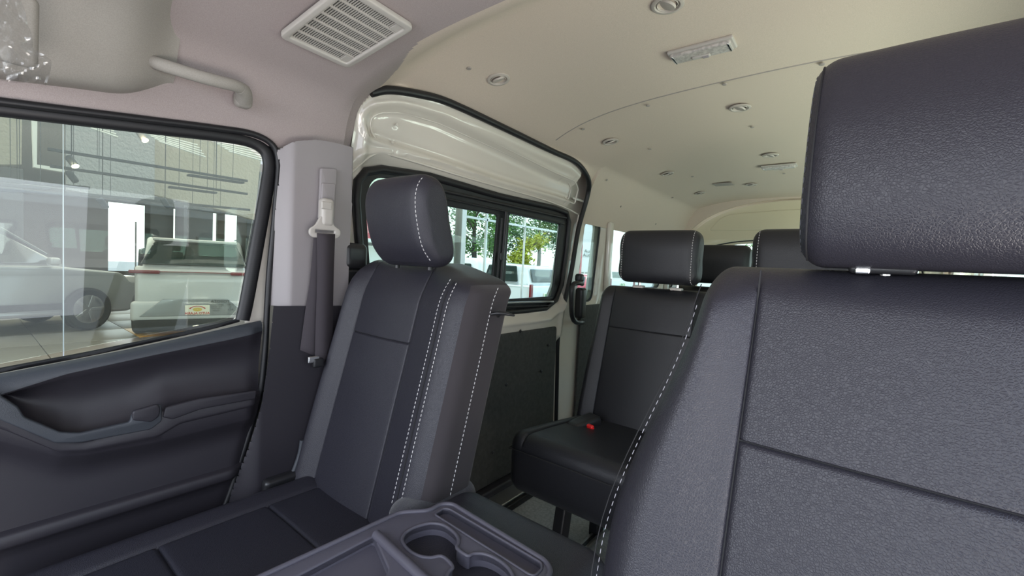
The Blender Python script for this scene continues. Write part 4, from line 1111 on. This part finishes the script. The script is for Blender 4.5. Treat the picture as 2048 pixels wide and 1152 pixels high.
for k, (u, v, u1, v1, x_) in enumerate([(376, 350, 486, 366, -6.6), (338, 374, 432, 386, -6.8), (0, 370, 100, 378, -6.4), (370, 416, 440, 426, -7.3)]):
    hung('linear_lamp', X_(u, v, x_), X_(u1, v1, x_), (.11, .022), ['dark linear lamp under the topmost rail on the right', 'dark linear lamp under the second rail', 'dark linear lamp at the left window edge', 'small dark linear lamp above the white car'][k], 'lamp', 'showroom linear lamps')
for k, (u, v, lit, x_) in enumerate([(283, 271, 0, -6.6), (143, 322, 1, -6.9), (143, 352, 0, -7.1), (330, 405, 0, -7.4), (205, 405, 0, -7.4)]):
    p = X_(u, v, x_); rt = root('track_spotlight', ['grey track spotlight hanging high against the stucco partition', 'glowing track spotlight on the topmost rail', 'dark track spotlight just below the glowing one', 'small track spotlight above the white car', 'small track spotlight above the reflected van roof'][k], 'spotlight', tuple(p), 'showroom track spotlights')
    rb('lamp_body', p, (.06, .07, .13), .025, DKC if k else GREYPL, rt, rot=(.6, .3, 0))
    tube('stem', [p, (p[0], p[1], ZC+.06)], .005, BLK, rt, 6)
    disc('lamp_face', (p[0]+.04, p[1]+.025, p[2]-.055), (.6, .3, -.8), .032, .006, LAMP if lit or k == 0 else DKC, rt)
for k, (u, v, u1, v1, x_) in enumerate([(285, 262, 395, 290, -7.6), (425, 282, 520, 300, -7.6), (150, 236, 220, 250, -7.6)]):
    rt = root('ceiling_louvre', ['pale slatted ceiling louvre behind the grey spotlight', 'pale slatted ceiling louvre at the window corner', 'pale slatted ceiling louvre near the window top'][k], 'louvre', tuple(X_(u, v, x_)), 'showroom ceiling louvres')
    for j in range(5):
        a = X_(u+8*j, v+5*j, x_+.05*j); b = X_(u1+4*j, v1+6*j, x_+.05*j); tube('slat', [a, b], .012, WHT, rt, 5)
# showroom glazing
swl = bpy.data.objects.new('window_5', None); swl.location = (SX, 0, GZ); link(swl); swl['kind'] = 'structure'
yj = [-4.1, -2.55, -1.0, .53, 2.08, 3.6, 4.85]
for a, b in zip(yj, yj[1:]):
    plate('pane', [(a+.006, GZ), (b-.006, GZ), (b-.006, ZC), (a+.006, ZC)], [], 'x', SX, .012, SHOWGL, swl)
SEAL = mat('clear joint sealant', (.62, .64, .62), .4)
for a in yj[:-1]: rb('joint', (SX, a, (GZ+ZC)/2), (.014, .007, ZC-GZ), .002, SEAL, swl, n=1)
rb('end_post', (SX, 4.92, (GZ+ZC)/2), (.16, .10, ZC-GZ), .01, ALU, swl, n=1)
for y_ in (5.52, 6.6, 8.0): rb('mullion', (SX, y_, (GZ+ZC)/2), (.04, .035 if y_ < 6 else .018, ZC-GZ), .003, WHT, swl, n=1)
rb('transom', (SX, 6.5, CZ+.74), (.04, 3.1, .035), .003, WHT, swl, n=1)

# ---- cars
TYRE = mat('tyre rubber', (.02, .02, .02), .8); DGL = mat('dark car glass', (.03, .045, .04), .05, spec=.8, coat=.5)
def carbody(rt, L, W, z0, z1, zr, m, pts_low, pts_cab, parent_tf):
    """pts_* side outline lists (along length, height); body extruded with rounded shoulders"""
    def ext(name, pts, hw, mt, tuck=.0, bevel=.06):
        pl = fillet(pts, bevel*1.4, 4); cu = None
        o = plate(name, pl, [], 'y', 0, hw*2, mt, rt, bevel, angle=50)
        for v in o.data.vertices:
            x, y, z = v.co
            y *= 1-tuck*max(0, (z-z1)/(zr-z1)) if zr > z1 else 1
            fr = abs(x)/(L/2); y *= 1-.10*max(0, fr-.75)/.25
            v.co = (x, y, z)
        return o
    return ext
def place(rt, loc, ang):
    rt.location = loc; rt.rotation_euler = (0, 0, ang)
def wheel(rt, x, y, r, hubm):
    V, Fc = [], []
    s = 1 if y > 0 else -1
    o = lathe('wheel', [(r*.62, -.08), (r*.9, -.10), (r, -.07), (r, .07), (r*.9, .10), (r*.62, .08)], (x, y, r), TYRE, rt, 24, 'y')
    for k in range(5):
        a = k*2*math.pi/5
        rbx = rb('spoke', (x+math.cos(a)*r*.34, y+s*.085, r+math.sin(a)*r*.34), (r*.60, .02, r*.16), .005, hubm, o, n=1, rot=(0, -a, 0))
    lathe('rim', [(r*.66, -.09), (r*.66, .09), (r*.58, .09), (r*.58, -.09)], (x, y, r), hubm, o, 24, 'y')
    return o
def croot(name, label): 
    return root(name, label, 'car', (0, 0, 0))
WCAR = mat('white car paint', (.62, .62, .60), .25, coat=1); SCAR = mat('silver car paint', (.30, .31, .31), .25, .4, coat=1); PCAR = mat('pickup white paint', (.85, .86, .85), .3, coat=1)
TAIL = mat('red tail lamp', (.20, .01, .015), .2, coat=1); PLATEM = mat('cream number plate', (.85, .80, .62), .5); LETR = mat('red lettering', (.55, .03, .03), .5); LETD = mat('dark lettering', (.04, .04, .04), .5); GRN = mat('green lettering', (.05, .35, .12), .5)
# white SUV, rear towards us; local +x is its front
c1 = croot('suv_car', 'white sport utility car seen from behind through the passenger window')
ext = carbody(c1, 4.6, 1.85, .25, 1.0, 1.8, WCAR, None, None, None)
ext('body', [(-2.3, .45), (-2.28, 1.08), (-2.16, 1.27), (1.3, 1.15), (2.2, 1.0), (2.3, .5), (2.2, .28), (-2.15, .28)], .93, WCAR)
ext('cabin', [(-2.2, 1.15), (-2.0, 1.66), (-1.75, 1.78), (.4, 1.78), (1.35, 1.12)], .86, WCAR, .16)
rb('roof_rail', (-.6, .66, 1.82), (2.2, .03, .03), .01, SCAR, c1, n=1); rb('roof_rail', (-.6, -.66, 1.82), (2.2, .03, .03), .01, SCAR, c1, n=1)
rb('roof_spoiler', (-1.95, 0, 1.74), (.28, 1.25, .05), .02, WCAR, c1)
rb('rear_window', (-2.105, 0, 1.49), (.04, 1.40, .42), .02, DGL, c1, rot=(0, .38, 0), warp=lambda x, y, z: (x, y*(1-.12*(z/.2)), z))
for s in (-1, 1):
    plate('side_window', fillet([(-1.85, 1.15), (-1.70, 1.55), (.35, 1.60), (.95, 1.15)], .05), [], 'y', s*.835, .02, DGL, c1, .003)
    rb('tail_lamp', (-2.24, s*.72, 1.17), (.08, .42, .06), .02, TAIL, c1, rot=(0, 0, -s*.12))
    wheel(c1, -1.4, s*.84, .36, ALU); wheel(c1, 1.4, s*.84, .36, ALU)
    rb('rear_reflector', (-2.33, s*.45, .33), (.02, .26, .025), .005, TAIL, c1)
rb('tail_light_bar', (-2.255, 0, 1.18), (.05, 1.1, .014), .01, TAIL, c1)
rb('bumper', (-2.27, 0, .50), (.14, 1.80, .34), .06, WCAR, c1); rb('lower_bumper', (-2.27, 0, .25), (.16, 1.74, .22), .05, DGL if False else TYRE, c1)
rb('plate_recess', (-2.345, 0, .56), (.02, 1.25, .30), .015, SCAR, c1, warp=lambda x, y, z: (x, y*(1-.22*(z/.13)), z))
np_ = rb('number_plate', (-2.362, 0.02, .515), (.012, .36, .17), .004, PLATEM, c1)
rb('roof_fin', (-1.6, 0, 1.80), (.16, .04, .09), .015, DKC, c1)
rb('wiper', (-2.18, -.2, 1.20), (.02, .5, .015), .005, BLK, c1)
text('lettering', 'AUTO ALARM', LETR, np_, (-2.370, .02, .455), .058, (0, -1, 0), (0, 0, 1), .001, mirror=False, bold=.001)
V = [( -2.370, .02+.12*math.cos(a)*s_, .535+.05*math.sin(a)*s_) for s_ in (1, .8) for a in np.linspace(0, math.pi, 14)]
mobj('emblem', V, [(k, k+1, 15+k, 14+k) for k in range(13)], LETR, c1)
V = [( -2.370, .02+.07*math.cos(a)*s_, .525+.035*math.sin(a)*s_) for s_ in (1, .1) for a in np.linspace(0, math.pi*2, 14)]
mobj('emblem', V, [(k, k+1, 15+k, 14+k) for k in range(13)], mat('gold print', (.7, .5, .1), .5), c1)
text('lettering', 'TOYOTA', LETD, c1, (-2.362, .36, .665), .07, (0, -1, 0), (0, 0, 1), .002, bold=.001)
for k, s_ in enumerate(['RESERVATION', '4X2  ROAD', 'CR-4 NAD', 'MU-78']):
    text('lettering', s_, LETD, c1, (-2.362, .30, .60-.035*k), .034, (0, -1, 0), (0, 0, 1), .001)
text('lettering', 'G 83\nS\nRC4', LETD, c1, (-2.362, .52, .56), .05, (0, -1, 0), (0, 0, 1), .001)
dd = ray(393, 560); c1p = CAM+dd*(7.9/876.8)
hd = math.atan2(dd[1], dd[0]); fwd = Vector((math.cos(hd), math.sin(hd)))
place(c1, (c1p[0]+fwd.x*2.25, c1p[1]+fwd.y*2.25, GZ+.01), hd)
# the car is seen as the showroom glass mirrors it, so everything on it reads mirrored
c1.scale = (1, -1, 1)
# silver SUV on the left
c2 = croot('suv_car', 'silver sport utility car on the left edge of the passenger window')
ext = carbody(c2, 4.5, 1.8, .25, .98, 1.7, SCAR, None, None, None)
ext('body', [(-2.2, .45), (-2.2, .95), (-2.0, 1.08), (.9, 1.05), (1.9, .95), (2.2, .75), (2.25, .45), (2.1, .27), (-2.1, .27)], .90, SCAR)
ext('cabin', [(-2.15, 1.0), (-1.7, 1.5), (-1.3, 1.68), (.0, 1.70), (1.15, 1.02)], .84, SCAR, .18)
for s in (-1, 1):
    plate('side_window', fillet([(-1.75, 1.08), (-1.45, 1.48), (.0, 1.58), (.30, 1.50), (.95, 1.08)], .05), [], 'y', s*.80, .02, DGL, c2, .003, bend=lambda x, y, z, s=s: (x, y-s*.2*(z-1.1)+s*.055, z))
    wheel(c2, -1.38, s*.83, .35, ALU); wheel(c2, 1.38, s*.83, .35, ALU)
    rb('wing_mirror', (.85, s*1.0, 1.12), (.14, .18, .12), .04, SCAR, c2)
    rb('side_moulding', (-.0, s*.905, .42), (2.2, .03, .10), .01, TYRE, c2)
    rb('door_handle', (-.05, s*.915, .92), (.2, .03, .03), .01, CHROME, c2)
    rb('head_lamp', (2.08, s*.66, .82), (.28, .36, .13), .04, CHROME, c2)
rb('windscreen', (.62, 0, 1.40), (.04, 1.36, .70), .02, DGL, c2, rot=(0, -1.0, 0))
q = CAM+ray(160, 560)*(8.2/876.8)
c2.scale = (1, 1, 1.13); ang = math.atan2(.93, -.30); place(c2, (q[0]-math.cos(ang)*1.38-.55, q[1]-math.sin(ang)*1.38-.2, GZ+.01), ang)

def pickup(label, u, depth, ang, red=False, m=PCAR):
    c = croot('pickup_truck', label)
    ext = carbody(c, 5.2, 1.8, .4, 1.1, 1.75, m, None, None, None)
    ext('body', [(-2.6, .62), (-2.6, 1.12), (.9, 1.12), (2.3, 1.05), (2.6, .85), (2.55, .5), (-2.5, .5)], .90, m, bevel=.04)
    ext('cabin', [(-.95, 1.08), (-.85, 1.70), (-.7, 1.76), (.55, 1.76), (1.45, 1.08)], .85, m, .14)
    ext('bed_canopy', [(-2.5, 1.1), (-2.35, 1.62), (-1.0, 1.68), (-.95, 1.1)], .82, m, .12)
    rb('canopy_window', (-2.47, 0, 1.37), (.03, 1.25, .34), .02, DGL, c, rot=(0, .25, 0))
    for s in (-1, 1):
        for a, b in ((-2.2, -1.15), (-.75, -.05), (.05, .95)):
            plate('side_window', fillet([(a, 1.20), (a+.05, 1.60), (b-.15 if b < .5 else .5, 1.60), (b, 1.20)], .04), [], 'y', s*.83, .02, DGL, c, .003)
        wheel(c, -1.6, s*.82, .38, ALU); wheel(c, 1.6, s*.82, .38, ALU)
        rb('tail_lamp', (-2.60, s*.83, .95), (.06, .12, .42), .02, TAIL, c)
    rb('bumper', (-2.66, 0, .55), (.16, 1.75, .18), .04, ALU, c)
    np_ = rb('number_plate', (-2.62, .0, .82), (.02, .40, .2), .005, PLATEM, c)
    text('lettering', 'ECI', GRN, np_, (-2.635, 0, .82), .2, (0, -1, 0), (0, 0, 1), .002, bold=.004)
    p_ = CAM+ray(u, 560)*(depth/876.8)
    place(c, (p_[0], p_[1], GZ), ang)
    return c
pickup('nearest white pickup truck with canopy, its tailgate framed by the sliding door window', 938, 12.9, math.atan2(-.10, -1.0))
pickup('white pickup truck parked farther back behind the one with the tailgate in view', 1010, 25, math.atan2(.3, -1.0))
pickup('white pickup truck seen through the narrow quarter window', 1190, 27, math.atan2(.5, -1.0))
REDC = mat('red car paint', (.55, .02, .05), .25, coat=1)
rc = croot('hatchback_car', 'small red car low in the narrow quarter window'); ext = carbody(rc, 3.8, 1.65, .3, .9, 1.45, REDC, None, None, None)
ext('body', [(-1.9, .4), (-1.88, .85), (-1.7, .95), (1.0, .92), (1.8, .78), (1.85, .4)], .82, REDC); ext('cabin', [(-1.8, .9), (-1.5, 1.40), (.2, 1.42), (1.0, .92)], .74, REDC, .15)
rb('rear_window', (-1.66, 0, 1.17), (.03, 1.1, .34), .02, DGL, rc, rot=(0, .5, 0))
for s in (-1, 1):
    wheel(rc, -1.2, s*.76, .3, ALU); wheel(rc, 1.2, s*.76, .3, ALU); rb('tail_lamp', (-1.86, s*.66, .78), (.06, .22, .16), .03, TAIL, rc)
p_ = CAM+ray(1168, 560)*(18/876.8); place(rc, (p_[0], p_[1], GZ), math.atan2(1, -.2))

# ---- trees
BARK = mat('grey bark', (.10, .085, .07), .9, bump=(12, .8, .02))
LEAF = [mat('dark green leaves', (.05, .13, .035), .6), mat('mid green leaves', (.12, .25, .05), .6), mat('yellow green leaves', (.40, .42, .04), .6)]
def tree(u, depth, h, rad, k, label, nl=1500):
    p_ = CAM+ray(u, 540)*(depth/876.8); p_[2] = GZ; rt = root('tree', label, 'tree', tuple(p_), 'trees behind the parked trucks'); rr = random.Random(int(u))
    tr = smooth_path([(p_[0], p_[1], GZ), (p_[0]+.1, p_[1], GZ+h*.3), (p_[0]-.1, p_[1]+.1, GZ+h*.6), (p_[0], p_[1], GZ+h*.95)], 5)
    tube('trunk', tr, [.20*(1-.7*i/(len(tr)-1)) for i in range(len(tr))], BARK, rt, 8)
    for b in range(4):
        a = rr.random()*6.28; z_ = GZ+h*(.38+.12*b); tube('branch', [(p_[0], p_[1], z_), (p_[0]+math.cos(a)*rad*.45, p_[1]+math.sin(a)*rad*.45, z_+.5), (p_[0]+math.cos(a)*rad*.8, p_[1]+math.sin(a)*rad*.8, z_+.7)], [.07, .045, .02], BARK, rt, 6)
    V = []; Fc = []
    cl = [(p_[0]+rr.gauss(0, rad*.45), p_[1]+rr.gauss(0, rad*.45), GZ+h*(.42+.55*rr.random())) for _ in range(22)]
    for i in range(nl):
        c = cl[rr.randrange(len(cl))]; s = rad*.22
        q = Vector((c[0]+rr.gauss(0, s), c[1]+rr.gauss(0, s), c[2]+rr.gauss(0, s*.7)))
        d1_ = Vector((rr.gauss(0, 1), rr.gauss(0, 1), rr.gauss(0, .6))).normalized(); d2_ = d1_.cross(Vector((rr.gauss(0, 1), rr.gauss(0, 1), rr.gauss(0, 1)))).normalized(); sz = .07+.06*rr.random()
        b_ = len(V); V += [tuple(q-d1_*sz), tuple(q-d2_*sz*.45), tuple(q+d1_*sz), tuple(q+d2_*sz*.45)]; Fc.append((b_, b_+1, b_+2, b_+3))
    mobj('foliage', V, Fc, LEAF[k], rt, 60, stuff=True)
tree(945, 25, 5.6, 1.7, 1, 'green tree in front of the slim post in the sash window', 4200)
tree(1003, 31, 7.0, 2.0, 0, 'dark green tree behind the middle sash post', 4200)
tree(1046, 21, 3.3, .75, 2, 'low yellow-green tree above the canopy of the pickup truck', 1800)
tree(1075, 36, 8.0, 2.2, 1, 'mid green tree right of the yellow-green one', 4400)
tree(1118, 27, 6.0, 1.8, 0, 'dark green tree at the right edge of the sliding door window', 3800)
tree(1440, 26, 4.3, 1.8, 1, 'green tree seen through the rear hatch window', 1600)
# far building pieces
BLUE = mat('blue glazing', (.18, .36, .62), .3); YEL = mat('pale yellow wall', (.88, .86, .66), .8); REDF = mat('red fascia', (.55, .03, .06), .5)
fb = root('street_building', 'pale yellow building with red canopy behind the passenger headrest', 'building', (-16, 11, GZ))
p_ = CAM+ray(745, 400)*(17/876.8)
rb('wall', (p_[0], p_[1], CZ+1.9), (3.4, 3.4, 2.2), .02, YEL, fb, n=1); rb('canopy', (p_[0]+.1, p_[1], CZ+1.1), (3.9, 3.9, .9), .03, REDF, fb, n=1)
rb('canopy_trim', (p_[0]+.1, p_[1], CZ+.60), (4.0, 4.0, .12), .02, WHT, fb, n=1); rb('wall', (p_[0], p_[1], GZ+1.0), (3.2, 3.2, 2.1), .02, WHT, fb, n=1)
sg = root('sign_pylon', 'tall blue glazed pylon with white sign board in the narrow quarter window', 'sign', tuple(CAM+ray(1195, 540)*(14/876.8)))
p_ = CAM+ray(1198, 540)*(14/876.8); rb('pylon', (p_[0], p_[1], CZ+1.2), (.30, .30, 3.0), .02, BLUE, sg, n=1)
rb('pylon_foot', (p_[0], p_[1], CZ-.9), (.34, .34, 1.4), .02, STUC, sg, n=1)
p_ = CAM+ray(1172, 500)*(15/876.8); dv = Vector((.62, .785, 0)).normalized()
rb('sign_board', (p_[0], p_[1], CZ+.9), (.9, .06, 2.0), .01, WHT, sg, n=1, rot=(0, 0, math.atan2(.617, .785)))
nx3 = Vector((.785, .617, 0)); fr_ = Vector((.617, -.785, 0))
for k, s_ in enumerate(['Auto', 'Autho']):
    text('lettering', s_, LETD, sg, Vector((p_[0], p_[1], CZ+.62-.14*k))+fr_*.05+nx3*.1, .16, nx3, (0, 0, 1), .004)
p_ = CAM+ray(1160, 500)*(14.5/876.8); rb('red_banner', (p_[0], p_[1], CZ+.3), (.16, .05, 1.0), .01, REDF, sg, n=1, rot=(0, 0, math.atan2(.617, .785)))
wb2 = rb('boundary_wall', (-14, 34, GZ+.7), (60, .3, 1.4), .02, WHT, None, n=1, rot=(0, 0, .45)); tag(wb2, 'long low white wall behind the parked pickup trucks', 'wall')
